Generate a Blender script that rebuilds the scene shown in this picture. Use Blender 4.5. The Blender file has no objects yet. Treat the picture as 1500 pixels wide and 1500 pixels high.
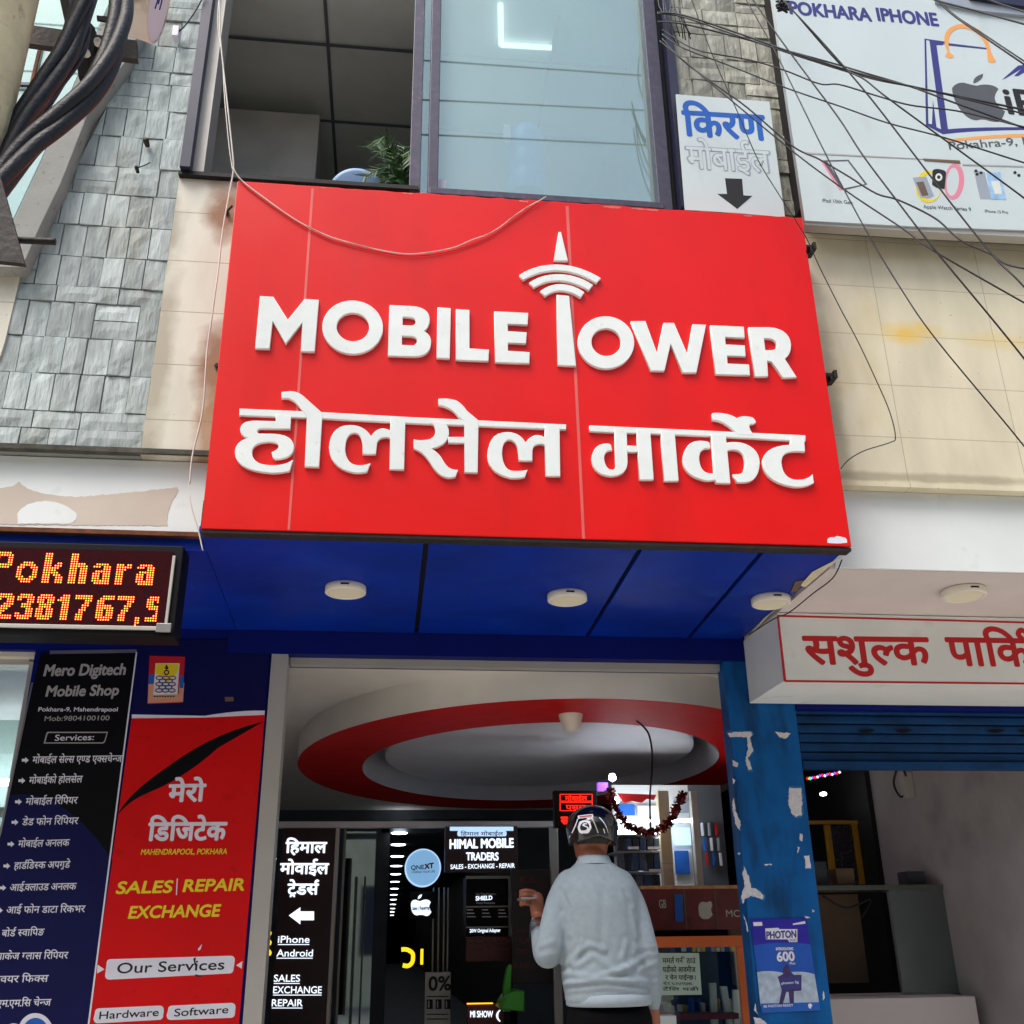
import bpy, bmesh, math, random
from mathutils import Vector, Matrix
random.seed(7)
S = bpy.context.scene
COL = S.collection
# ------------------------------------------------------------------ camera
PITCH, YAW, ROLL = 0.39509208, 0.11782001, -0.01375468
CAM = Vector((0, 0, 1.55))
F = Vector((math.sin(YAW)*math.cos(PITCH), math.cos(YAW)*math.cos(PITCH), math.sin(PITCH)))
_r = Vector((math.cos(YAW), -math.sin(YAW), 0)); _u = _r.cross(F)
RT = math.cos(ROLL)*_r + math.sin(ROLL)*_u
UP = -math.sin(ROLL)*_r + math.cos(ROLL)*_u
cd = bpy.data.cameras.new('camera'); cam = bpy.data.objects.new('camera', cd); COL.objects.link(cam)
cam.matrix_world = Matrix(((RT.x, UP.x, -F.x, CAM.x), (RT.y, UP.y, -F.y, CAM.y), (RT.z, UP.z, -F.z, CAM.z), (0, 0, 0, 1)))
cd.sensor_width = 36; cd.lens = 36; cd.clip_start = .05; cd.clip_end = 500
S.camera = cam
# ------------------------------------------------------------------ light
SUN_EL, SUN_AZ = math.radians(58), math.radians(226)     # azimuth from +y clockwise
w = bpy.data.worlds.new('World'); S.world = w; w.use_nodes = True
nt = w.node_tree; bg = nt.nodes['Background']
sky = nt.nodes.new('ShaderNodeTexSky'); sky.sky_type = 'NISHITA'; sky.sun_disc = False
sky.sun_elevation = SUN_EL; sky.sun_rotation = SUN_AZ; sky.air_density = 1.2; sky.dust_density = 4.0; sky.ozone_density = 1.0
nt.links.new(sky.outputs[0], bg.inputs[0]); bg.inputs[1].default_value = .13
sl = bpy.data.lights.new('sun', 'SUN'); so = bpy.data.objects.new('sun', sl); COL.objects.link(so)
sl.energy = 1.5; sl.angle = math.radians(30); sl.color = (1, .99, .965)
sd = Vector((math.sin(SUN_AZ)*math.cos(SUN_EL), math.cos(SUN_AZ)*math.cos(SUN_EL), math.sin(SUN_EL)))
so.rotation_euler = (-sd).to_track_quat('-Z', 'Y').to_euler()
S.view_settings.view_transform = 'Standard'; S.view_settings.look = 'None'
S.view_settings.exposure = 0.8; S.view_settings.gamma = 1
S.cycles.use_denoising = True
S.cycles.max_bounces = 8
# ------------------------------------------------------------------ pixel (1500 px photo) -> point on a real plane
def ray(x, y): return RT*((x-750)/1500) - UP*((y-750)/1500) + F
def P(x, y, Y):
    d = ray(x, y); return CAM + d*(Y/d.y)
def PZ(x, y, z):
    d = ray(x, y); return CAM + d*((z-CAM.z)/d.z)
def PX(x, y, X):
    d = ray(x, y); return CAM + d*(X/d.x)
# ------------------------------------------------------------------ materials
def c(h):
    h = h.lstrip('#'); o = []
    for i in (0, 2, 4):
        v = int(h[i:i+2], 16)/255
        o.append(v/12.92 if v <= .04045 else ((v+.055)/1.055)**2.4)
    return tuple(o)+(1,)
def nodes(name):
    m = bpy.data.materials.new(name); m.use_nodes = True
    return m, m.node_tree, m.node_tree.nodes['Principled BSDF']
def N(t, kind, **kw):
    n = t.nodes.new(kind)
    for k, v in kw.items():
        if k in n.inputs: n.inputs[k].default_value = v
        else: setattr(n, k, v)
    return n
def mixcol(t, fac, a, b, blend='MIX'):
    n = t.nodes.new('ShaderNodeMix'); n.data_type = 'RGBA'; n.blend_type = blend
    for i, v in ((0, fac), (6, a), (7, b)):
        if isinstance(v, bpy.types.NodeSocket): t.links.new(v, n.inputs[i])
        else: n.inputs[i].default_value = v
    return n.outputs[2]
def ramp(t, sock, lo, hi):
    n = t.nodes.new('ShaderNodeMapRange'); n.inputs[1].default_value = lo; n.inputs[2].default_value = hi
    t.links.new(sock, n.inputs[0]); return n.outputs[0]
def noise(t, scale, detail=5, vec=None, stretch=None):
    tc = t.nodes.new('ShaderNodeTexCoord'); n = N(t, 'ShaderNodeTexNoise', Scale=scale, Detail=detail)
    v = vec or tc.outputs['Object']
    if stretch:
        mp = t.nodes.new('ShaderNodeMapping'); mp.inputs['Scale'].default_value = stretch
        t.links.new(v, mp.inputs[0]); v = mp.outputs[0]
    t.links.new(v, n.inputs['Vector']); return n.outputs['Fac']
def mat(name, col, rough=.6, var=.12, scale=4, bump=0, bscale=60, metal=0, spec=.5, emis=0, dirt=None, stretch=None, coat=0, island=0):
    m, t, b = nodes(name)
    col = c(col) if isinstance(col, str) else tuple(col)+(1,)
    lo = tuple(v*(1-var) for v in col[:3])+(1,); hi = tuple(min(1, v*(1+var)) for v in col[:3])+(1,)
    s = mixcol(t, ramp(t, noise(t, scale, 6, stretch=stretch), .3, .7), lo, hi)
    if island:
        g = t.nodes.new('ShaderNodeNewGeometry')
        s = mixcol(t, ramp(t, g.outputs['Random Per Island'], 0, 1), mixcol(t, island, s, (0, 0, 0, 1)), s)
    if dirt:
        dc, amt, ds, th = dirt[:4]
        f = ramp(t, noise(t, ds, 8, stretch=dirt[4] if len(dirt) > 4 else None), th, th+.16)
        mm = N(t, 'ShaderNodeMath', operation='MULTIPLY'); t.links.new(f, mm.inputs[0]); mm.inputs[1].default_value = amt
        s = mixcol(t, mm.outputs[0], s, c(dc))
    t.links.new(s, b.inputs['Base Color'])
    rr = N(t, 'ShaderNodeMapRange'); t.links.new(noise(t, scale*2.3, 4), rr.inputs[0])
    rr.inputs[3].default_value = max(.02, rough-.08); rr.inputs[4].default_value = min(1, rough+.08)
    t.links.new(rr.outputs[0], b.inputs['Roughness'])
    b.inputs['Metallic'].default_value = metal; b.inputs['Specular IOR Level'].default_value = spec
    b.inputs['Coat Weight'].default_value = coat
    if emis:
        t.links.new(s, b.inputs['Emission Color']); b.inputs['Emission Strength'].default_value = emis
    if bump:
        bp = N(t, 'ShaderNodeBump', Strength=bump, Distance=.01); t.links.new(noise(t, bscale, 8, stretch=stretch), bp.inputs['Height'])
        t.links.new(bp.outputs[0], b.inputs['Normal'])
    return m
def glass(name, tint, fac, rtint=(1, 1, 1), rough=.02):
    m, t, b = nodes(name); t.nodes.remove(b)
    tr = N(t, 'ShaderNodeBsdfTransparent'); tr.inputs[0].default_value = tuple(tint)+(1,)
    gl = N(t, 'ShaderNodeBsdfGlossy'); gl.inputs['Color'].default_value = tuple(rtint)+(1,); gl.inputs['Roughness'].default_value = rough
    mx = N(t, 'ShaderNodeMixShader'); mx.inputs[0].default_value = fac
    t.links.new(tr.outputs[0], mx.inputs[1]); t.links.new(gl.outputs[0], mx.inputs[2])
    t.links.new(mx.outputs[0], t.nodes['Material Output'].inputs[0]); return m
def hazy_glass(name, tint, fac, rtint, haze, dfac):  # pale diffuse layer paints the milky sky haze into the pane
    m = glass(name, tint, fac, rtint, .012); t = m.node_tree; out = t.nodes['Material Output']; src = out.inputs[0].links[0].from_socket
    df = N(t, 'ShaderNodeBsdfDiffuse'); df.inputs[0].default_value = c(haze); mx = N(t, 'ShaderNodeMixShader')
    r_ = N(t, 'ShaderNodeMapRange'); t.links.new(noise(t, 3, 6), r_.inputs[0]); r_.inputs[3].default_value = dfac*.7; r_.inputs[4].default_value = dfac*1.3
    t.links.new(r_.outputs[0], mx.inputs[0]); t.links.new(src, mx.inputs[1]); t.links.new(df.outputs[0], mx.inputs[2]); t.links.new(mx.outputs[0], out.inputs[0]); return m
def emit(name, col, s): return mat(name, col, .5, .02, emis=s)
M = {}
M['sign_red'] = mat('sign_red', '#e40d07', .36, .06, 1.5, spec=.34, bump=.16, bscale=2.0, dirt=('#b3190f', .22, 4, .56, (1, 1, .2)))
M['sign_edge'] = mat('sign_edge', '#b81212', .5)
M['letter'] = mat('letter_white', '#eef3ef', .4, .03, 12, dirt=('#b9b4a6', .35, 30, .64))
M['seam'] = mat('seam', '#e2605a', .5)
M['cream'] = None
M['white'] = mat('white_paint', '#e6ebe9', .7, .04, 3, bump=.05, dirt=('#a49c90', .3, 6, .62))
M['soffit_white'] = mat('soffit_white', '#d6cdca', .75, .05, 3)
M['blue'] = mat('blue_panel', '#002a96', .5, .22, 2.2, spec=.18, dirt=('#123f9e', .6, 5, .58))
M['dark_blue'] = mat('dark_blue', '#04156a', .55, .15, 4, spec=.15)
M['pillar_blue'] = mat('pillar_blue', '#04589a', .55, .2, 6, spec=.2, bump=.2, bscale=25, dirt=('#0a3357', .7, 9, .5, (1, 1, .25)))
M['black'] = mat('black', '#070709', .6, .1, spec=.2)
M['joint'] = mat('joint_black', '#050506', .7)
M['cable'] = mat('cable_black', '#0b0c10', .5, .2, 20, bump=.25, bscale=120, dirt=('#22232a', .5, 30, .55))
M['wire'] = mat('wire_black', '#0c0c0e', .55)
M['white_wire'] = mat('wire_white', '#d8d2c8', .5)
M['red_wire'] = mat('wire_red', '#8c1a14', .5)
M['steel'] = mat('steel_dark', '#2b2725', .6, .25, 14, bump=.2, metal=.3, dirt=('#4a2f1e', .6, 12, .56))
M['galv'] = mat('galvanised', '#9a9a98', .4, .1, metal=.8)
M['rust'] = mat('rust', '#6b3a1c', .85, .35, 20, bump=.3)
M['rust_white'] = mat('rusty_white', '#d4ccc0', .6, .1, 6, dirt=('#7a451e', .85, 7, .47))
M['frame'] = mat('window_frame', '#4a4756', .45, .15, 20, metal=.35, dirt=('#6a5a66', .5, 30, .55))
M['navy_frame'] = mat('navy_frame', '#23263f', .45, .1)
M['grey_plaster'] = mat('grey_plaster', '#9a9a94', .85, .1, 6, bump=.2, dirt=('#4a4a46', .75, 22, .63))
M['stone'] = mat('stone_grey', '#bfcac8', .85, .26, 26, bump=.8, bscale=60, stretch=(1, 1, .22), island=.36, dirt=('#a8946a', .32, 2.6, .56, (1, 1, .5)))
M['stone_warm'] = mat('stone_warm', '#b6b5a7', .85, .26, 26, bump=.8, bscale=60, stretch=(1, 1, .22), island=.4, dirt=('#64665c', .6, 40, .55, (1, 1, .3)))
M['mortar'] = mat('mortar', '#8b918d', .9)
M['concrete'] = mat('concrete_pole', '#f2e2b6', .9, .15, 9, bump=.6, bscale=45, dirt=('#8d7d58', .7, 26, .58))
M['dark_ceiling'] = mat('office_ceiling', '#d8ddd6', .8, .06)
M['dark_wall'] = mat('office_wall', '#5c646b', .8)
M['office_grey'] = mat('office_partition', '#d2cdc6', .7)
M['pane'] = hazy_glass('window_glass', (.88, .98, .98), .36, (.50, .64, .63), '#cfe6e2', .2)
M['pane_clear'] = glass('shop_glass', (.85, .92, .92), .14, (1, 1, 1), .02)
M['pane_dim'] = glass('dim_glass', (.45, .55, .55), .3, (.9, 1, 1), .03)
M['lamp_white'] = mat('lamp_white', '#e9e4d6', .45, .03)
M['lamp_face'] = mat('lamp_diffuser', '#eae3c8', .6, .03)
M['asphalt'] = mat('asphalt', '#84817c', .9, .2, 6, bump=.4, bscale=160)
M['paving'] = mat('paving', '#cdc7bc', .85, .12, 5, bump=.2)
M['interior_floor'] = mat('interior_floor', '#bdb6ab', .35, .1)
M['ceil_cream'] = mat('ceiling_cream', '#ece8df', .7, .04)
M['ceil_grey'] = mat('ceiling_grey', '#e6e5ea', .35, .05, spec=.6)
M['ring_red'] = mat('ring_red', '#c80d0d', .6, .06, spec=.15)
M['alu'] = mat('aluminium', '#b9b6ae', .45, .05, metal=.25)
M['maroon'] = mat('maroon', '#2a0d12', .4)
M['red_panel'] = mat('red_panel', '#5a1216', .4, .15)
M['glow_white'] = emit('glow_white', '#e4f0fb', .75)
M['glow_soft'] = emit('glow_soft', '#a9c8ea', .7)
M['glow_blue'] = emit('glow_blue', '#7fb0da', .5)
M['glow_red'] = emit('glow_red', '#ff2010', 1.1)
M['glow_led_red'] = emit('glow_led_red', '#c8140a', .55)
M['glow_amber'] = emit('glow_amber', '#ff8a2a', 3.6)
M['glow_purple'] = emit('glow_purple', '#8a4cff', 1)
M['glow_yellow'] = emit('glow_yellow', '#ffc41a', .9)
M['tube'] = emit('tube_light', '#eef6ff', 13)
M['down'] = emit('downlight', '#f4f7ff', 8)
M['green'] = mat('green_plastic', '#3fae2c', .4)
M['leaf'] = mat('leaf', '#1f4a16', .5, .4, 20)
M['orange'] = mat('orange_frame', '#d2652a', .5, .1)
M['paper'] = mat('paper', '#dfe3da', .8, .04)
M['ink'] = mat('ink', '#16181c', .7)
M['brown'] = mat('brown_board', '#6d5a48', .8, .12)
M['vinyl'] = mat('banner_vinyl', '#cdd9d9', .5, .03, 2, bump=.3, bscale=4, dirt=('#b4bcbc', .35, 7, .6, (1, 1, .3)))
M['navy_print'] = mat('navy_print', '#33357f', .55, .08)
M['orange_print'] = mat('orange_print', '#f0a75a', .55, .05)
M['grey_print'] = mat('grey_print', '#55585c', .55, .06)
M['blue_print'] = mat('blue_print', '#0a5cba', .55, .08)
M['pale_print'] = mat('pale_print', '#9da6b0', .6, .05)
M['pink_print'] = mat('pink_print', '#e88ba0', .6, .05)
M['red_print'] = mat('red_print', '#c2121c', .5, .06)
M['yellow_print'] = mat('yellow_print', '#ecd21c', .5, .04)
M['white_print'] = mat('white_print', '#e4e4ee', .55, .03)
M['banner_red'] = mat('banner_red', '#d8070c', .5, spec=.2, var=.08, scale=2, dirt=('#8f0a10', .5, 14, .62))
M['banner_black'] = mat('banner_black', '#06060a', .55, .1, spec=.15)
M['banner_navy'] = mat('banner_navy', '#0a0d48', .5, .1, spec=.2)
M['skin'] = mat('skin', '#8a5238', .5, .08, 20)
M['hair'] = mat('hair', '#120e0c', .6, .2, 60, bump=.4, bscale=200)
M['shirt'] = mat('sweatshirt', '#8b979f', .92, .06, 40, bump=.25, bscale=26, spec=.15)
M['rib'] = mat('shirt_rib', '#93a0aa', .85, .05, 30)
M['trouser'] = mat('trousers', '#050608', .9, .1, 30, spec=.1)
M['helmet'] = mat('helmet_black', '#050506', .16, .05, coat=.6)
M['cream_wall'] = None
def cream(name, col, tw, th, jc, stain, spots=()):
    m, t, b = nodes(name)
    tc = t.nodes.new('ShaderNodeTexCoord'); sp = t.nodes.new('ShaderNodeSeparateXYZ'); cb = t.nodes.new('ShaderNodeCombineXYZ')
    t.links.new(tc.outputs['Object'], sp.inputs[0]); t.links.new(sp.outputs[0], cb.inputs[0]); t.links.new(sp.outputs[2], cb.inputs[1])
    br = N(t, 'ShaderNodeTexBrick', offset=0.0); br.inputs['Scale'].default_value = 1
    br.inputs['Brick Width'].default_value = tw; br.inputs['Row Height'].default_value = th
    br.inputs['Mortar Size'].default_value = .0022; br.inputs['Mortar Smooth'].default_value = .2
    br.inputs['Color1'].default_value = c(col); br.inputs['Color2'].default_value = tuple(v*.95 for v in c(col)[:3])+(1,)
    br.inputs['Mortar'].default_value = c(jc); t.links.new(cb.outputs[0], br.inputs['Vector'])
    s = mixcol(t, ramp(t, noise(t, 5, 7, stretch=(1, 1, .35)), .35, .75), br.outputs['Color'], mixcol(t, .28, br.outputs['Color'], c('#7d6f57')))
    f = ramp(t, noise(t, 2.2, 6, stretch=(1, 1, .6)), .60, .74)
    mm = N(t, 'ShaderNodeMath', operation='MULTIPLY'); t.links.new(f, mm.inputs[0]); mm.inputs[1].default_value = .45
    s = mixcol(t, mm.outputs[0], s, c(stain))
    f2 = ramp(t, noise(t, 70, 3), .70, .76)
    s = mixcol(t, f2, s, c('#7a6a52'))
    for (sp_, rx, rz, colr, amt) in spots:
        mp = t.nodes.new('ShaderNodeMapping'); mp.vector_type = 'POINT'; mp.inputs['Location'].default_value = (-sp_.x/rx, -sp_.y, -sp_.z/rz); mp.inputs['Scale'].default_value = (1/rx, 1, 1/rz)
        t.links.new(tc.outputs['Object'], mp.inputs[0]); ln = N(t, 'ShaderNodeVectorMath', operation='LENGTH'); t.links.new(mp.outputs[0], ln.inputs[0])
        ad = N(t, 'ShaderNodeMath', operation='MULTIPLY_ADD'); t.links.new(noise(t, 7, 7), ad.inputs[0]); ad.inputs[1].default_value = 1.3; t.links.new(ln.outputs['Value'], ad.inputs[2])
        mr = N(t, 'ShaderNodeMapRange'); t.links.new(ad.outputs[0], mr.inputs[0]); mr.inputs[1].default_value = 1.0; mr.inputs[2].default_value = 1.7; mr.inputs[3].default_value = amt; mr.inputs[4].default_value = 0
        s = mixcol(t, mr.outputs[0], s, c(colr))
    t.links.new(s, b.inputs['Base Color']); b.inputs['Roughness'].default_value = .55
    bp = N(t, 'ShaderNodeBump', Strength=.35, Distance=.004); t.links.new(br.outputs['Fac'], bp.inputs['Height']); bp.invert = True
    t.links.new(bp.outputs[0], b.inputs['Normal']); return m
M['cream_left'] = cream('cream_tiles', '#e3e0cf', .42, .285, '#a3977c', '#b49a6a', [(P(228, 540, 4.2), .09, .9, '#8f8468', .65), (P(248, 330, 4.2), .05, .5, '#8f8468', .5), (P(332, 308, 4.2), .12, .2, '#8a5526', .95), (P(316, 540, 4.2), .13, .26, '#8a5526', .9), (P(306, 640, 4.2), .09, .4, '#a0703a', .75)])
M['cream_right'] = cream('cream_tiles_right', '#ebe2c4', .6, .29, '#bdb298', '#cdb36c', [(P(1325, 487, 4.2), .2, .085, '#efc22e', .75), (P(1470, 500, 4.2), .3, .06, '#e6c658', .35), (P(1222, 600, 4.2), .06, .8, '#8f8465', .5), (P(1340, 700, 4.2), 1.2, .03, '#857a5e', .5)])
# ------------------------------------------------------------------ mesh helpers
class MB:
    def __init__(s): s.bm = bmesh.new()
    def box(s, x0, x1, y0, y1, z0, z1, bev=0):
        vs = [s.bm.verts.new(p) for p in ((x0,y0,z0),(x1,y0,z0),(x1,y1,z0),(x0,y1,z0),(x0,y0,z1),(x1,y0,z1),(x1,y1,z1),(x0,y1,z1))]
        fs = [s.bm.faces.new([vs[i] for i in f]) for f in ((0,1,5,4),(1,2,6,5),(2,3,7,6),(3,0,4,7),(4,5,6,7),(3,2,1,0))]
        if bev:
            es = list({e for f in fs for e in f.edges})
            bmesh.ops.bevel(s.bm, geom=es, offset=bev, segments=2, affect='EDGES', profile=.6)
        return s
    def pxbox(s, x0, y0, x1, y1, Y, depth, bev=0):
        a, b = P(x0, (y0+y1)/2, Y), P(x1, (y0+y1)/2, Y); t, u = P((x0+x1)/2, y0, Y), P((x0+x1)/2, y1, Y)
        return s.box(a.x, b.x, Y, Y+depth, u.z, t.z, bev)
    def prism(s, pts, d):
        d = Vector(d); a = [s.bm.verts.new(p) for p in pts]; b = [s.bm.verts.new(Vector(p)+d) for p in pts]; n = len(a)
        s.bm.faces.new(a); s.bm.faces.new(b[::-1])
        for i in range(n): s.bm.faces.new((a[i], b[i], b[(i+1) % n], a[(i+1) % n]))
        return s
    def sheet(s, pts):
        s.bm.faces.new([s.bm.verts.new(p) for p in pts]); return s
    def tube(s, pts, r, seg=6, smooth=0, cap=True):
        pts = [Vector(p) for p in pts]
        if smooth: pts = catmull(pts, smooth)
        n = len(pts); rs = r if isinstance(r, (list, tuple)) else [r]*n
        if len(rs) != n: rs = [rs[min(len(rs)-1, int(i*len(rs)/n))] for i in range(n)]
        prev = None; rings = []
        for i, p in enumerate(pts):
            t = (pts[min(i+1, n-1)]-pts[max(i-1, 0)]).normalized()
            a = prev - t*prev.dot(t) if prev else t.orthogonal()
            if a.length < 1e-6: a = t.orthogonal()
            a.normalize(); prev = a; b = t.cross(a)
            rings.append([s.bm.verts.new(p+(a*math.cos(k*math.tau/seg)+b*math.sin(k*math.tau/seg))*rs[i]) for k in range(seg)])
        for i in range(n-1):
            for k in range(seg):
                f = s.bm.faces.new((rings[i][k], rings[i][(k+1) % seg], rings[i+1][(k+1) % seg], rings[i+1][k])); f.smooth = True
        if cap: s.bm.faces.new(rings[0][::-1]); s.bm.faces.new(rings[-1])
        return s
    def lathe(s, prof, o, ax=(0, 0, 1), seg=32, sx=1, sy=1, smooth=True):
        ax = Vector(ax).normalized(); a = Vector((1, 0, 0)) if abs(ax.x) < .9 else Vector((0, 0, 1)); a = (a-ax*a.dot(ax)).normalized(); b = ax.cross(a); o = Vector(o)
        rings = []
        for r, h in prof:
            if r < 1e-6: rings.append([s.bm.verts.new(o+ax*h)])
            else: rings.append([s.bm.verts.new(o+ax*h+a*(r*sx*math.cos(k*math.tau/seg))+b*(r*sy*math.sin(k*math.tau/seg))) for k in range(seg)])
        for i in range(len(rings)-1):
            A, B = rings[i], rings[i+1]
            for k in range(seg):
                k2 = (k+1) % seg
                if len(A) == 1 and len(B) == 1: continue
                if len(A) == 1: f = s.bm.faces.new((A[0], B[k2], B[k]))
                elif len(B) == 1: f = s.bm.faces.new((A[k], A[k2], B[0]))
                else: f = s.bm.faces.new((A[k], A[k2], B[k2], B[k]))
                f.smooth = smooth
        return s
    def build(s, name, m, parent=None, recalc=True):
        if recalc: bmesh.ops.recalc_face_normals(s.bm, faces=s.bm.faces)
        me = bpy.data.meshes.new(name); s.bm.to_mesh(me); s.bm.free()
        return link(name, me, m, parent)
def link(name, me, m, parent=None):
    o = bpy.data.objects.new(name, me); COL.objects.link(o)
    if m is not None:
        me.materials.clear()
        for q in (m if isinstance(m, (list, tuple)) else [m]): me.materials.append(q)
    if parent is not None: adopt(o, parent)
    return o
def adopt(o, parent):
    o.parent = parent
    # only top-level empties carry a location; every mesh is built in world coordinates
    if parent.parent is None: o.matrix_parent_inverse = Matrix.Translation(-parent.location)
def tag(o, label, cat, group=None, kind=None):
    o['label'] = label; o['category'] = cat
    if group: o['group'] = group
    if kind: o['kind'] = kind
    return o
def thing(name, label, cat, loc=(0, 0, 0), group=None):
    o = bpy.data.objects.new(name, None); COL.objects.link(o); o.location = loc; o.empty_display_size = .1
    return tag(o, label, cat, group)
def struct(o): o['kind'] = 'structure'; return o
def catmull(pts, k):
    out = []; n = len(pts)
    for i in range(n-1):
        p0, p1, p2, p3 = pts[max(i-1, 0)], pts[i], pts[i+1], pts[min(i+2, n-1)]
        for j in range(k):
            t = j/k
            out.append(.5*((2*p1)+(p2-p0)*t+(2*p0-5*p1+4*p2-p3)*t*t+(3*p1-p0-3*p2+p3)*t**3))
    out.append(pts[-1]); return out
# outlines: "x,y" corner on the curve, "x,y*" control point of a quadratic arc
def outline(s, ox=0, oy=0, k=1, n=7):
    pr = []
    for w_ in s.replace('|', ' ').split():
        off = w_.endswith('*'); a, b_ = w_.rstrip('*').split(','); pr.append((ox+float(a)*k, oy+float(b_)*k, off))
    q = []; m = len(pr)
    for i in range(m):
        a, b_ = pr[i], pr[(i+1) % m]; q.append(a)
        if a[2] and b_[2]: q.append(((a[0]+b_[0])/2, (a[1]+b_[1])/2, False))
    while q[0][2]: q = q[1:]+q[:1]
    out = []; i = 0; m = len(q)
    while i < m:
        a = q[i]; out.append(a[:2])
        b_ = q[(i+1) % m]
        if b_[2]:
            d = q[(i+2) % m]
            for j in range(1, n):
                t = j/n; out.append(((1-t)**2*a[0]+2*t*(1-t)*b_[0]+t*t*d[0], (1-t)**2*a[1]+2*t*(1-t)*b_[1]+t*t*d[1]))
            i += 2
        else: i += 1
    return out
def ell(cx, cy, rx, ry, rot=0, ox=0, oy=0, k=1, n=40):
    cr, sr = math.cos(math.radians(rot)), math.sin(math.radians(rot)); o = []
    for i in range(n):
        a, b_ = rx*math.cos(i*math.tau/n), ry*math.sin(i*math.tau/n)
        o.append((ox+(cx+a*cr-b_*sr)*k, oy+(cy+a*sr+b_*cr)*k))
    return o
def shape_mesh(loops, extrude=0, bevel=0):
    cu = bpy.data.curves.new('tmp', 'CURVE'); cu.dimensions = '2D'; cu.fill_mode = 'BOTH'; cu.extrude = extrude; cu.bevel_depth = bevel; cu.bevel_resolution = 1
    cu.offset = -bevel
    for L in loops:
        sp = cu.splines.new('POLY'); sp.points.add(len(L)-1); sp.use_cyclic_u = True
        for i, (x, y) in enumerate(L): sp.points[i].co = (x, y, 0, 1)
    o = bpy.data.objects.new('tmp', cu); me = bpy.data.meshes.new_from_object(o)
    bpy.data.objects.remove(o); bpy.data.curves.remove(cu); return me
def px_shape(name, loops, Y, m, parent, depth=0, bevel=0):
    """pixel outlines (lists of px points) laid on the vertical plane y=Y; depth grows away from the viewer"""
    L = []
    for l in loops:
        q = [P(x, y, Y) for x, y in l]; L.append([(p.x, p.z) for p in q])
    me = shape_mesh(L, depth/2, bevel)
    for v in me.vertices:
        x, z, d = v.co; v.co = (x, Y+depth/2-d, z)
    return link(name, me, m, parent)
def xz_shape(name, loops, Y, m, parent, depth=0, bevel=0):
    me = shape_mesh(loops, depth/2, bevel)
    for v in me.vertices:
        x, z, d = v.co; v.co = (x, Y+depth/2-d, z)
    return link(name, me, m, parent)
_tc = {}
def glyphs(s, shear=0, space=1.0):
    k = (s, shear, space)
    if k not in _tc:
        cu = bpy.data.curves.new('tmp', 'FONT'); cu.body = s; cu.size = 1; cu.shear = shear; cu.space_character = space; cu.resolution_u = 4
        o = bpy.data.objects.new('tmp', cu); me = bpy.data.meshes.new_from_object(o)
        _tc[k] = ([tuple(v.co[:2]) for v in me.vertices], [tuple(p.vertices) for p in me.polygons])
        bpy.data.objects.remove(o); bpy.data.curves.remove(cu); bpy.data.meshes.remove(me)
    return _tc[k]
def bounds(vs): xs = [v[0] for v in vs]; ys = [v[1] for v in vs]; return min(xs), max(xs), min(ys), max(ys)
CAP = bounds(glyphs('H')[0])[3]
DHEAD = bounds(glyphs('क')[0])[3]
def clip_right(vs, fs, x):
    bm = bmesh.new(); bv = [bm.verts.new((v[0], v[1], 0)) for v in vs]
    for f in fs:
        try: bm.faces.new([bv[i] for i in f])
        except ValueError: pass
    bmesh.ops.bisect_plane(bm, geom=bm.verts[:]+bm.edges[:]+bm.faces[:], plane_co=(x, 0, 0), plane_no=(1, 0, 0), clear_outer=True)
    bm.verts.index_update(); r = ([tuple(v.co[:2]) for v in bm.verts], [tuple(v.index for v in f.verts) for f in bm.faces]); bm.free(); return r
def dev(s):
    """Devanagari laid out by hand: tokens split by '|', '~x' a half letter, '^' a reph hook over what stands before, '_' a subscript ra"""
    V, Fc = [], []; cur = 0
    def add(vs, fs, dx):
        b = len(V); V.extend((x+dx, y) for x, y in vs); Fc.extend(tuple(i+b for i in f) for f in fs)
    for tk in s.split('|'):
        if tk == ' ': cur += .26; continue
        if tk == '^':
            pts = [(-.02, DHEAD), (-.10, DHEAD+.12), (-.02, DHEAD+.22), (.08, DHEAD+.18)]
            add(*stroke2(pts, .07), cur-.09); continue
        if tk == '_':
            add(*stroke2([(-.34, -.14), (-.22, -.02), (-.10, -.14)], .06), cur); continue
        half = tk[0] == '~'; vs, fs = glyphs(tk.lstrip('~')); x0, x1, _, _ = bounds(vs)
        if half: vs, fs = clip_right(vs, fs, x0+(x1-x0)*.68); x0, x1, _, _ = bounds(vs)
        add(vs, fs, cur-x0); cur += x1-x0-.004
    return V, Fc
def stroke2(pts, w_):
    q = catmull([Vector((a, b, 0)) for a, b in pts], 5); vs = []; fs = []
    for i, p in enumerate(q):
        t = (q[min(i+1, len(q)-1)]-q[max(i-1, 0)]).normalized(); n_ = Vector((-t.y, t.x, 0))*w_/2
        vs += [(p+n_)[:2], (p-n_)[:2]]
        if i: fs.append((2*i-2, 2*i-1, 2*i+1, 2*i))
    return vs, fs
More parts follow.
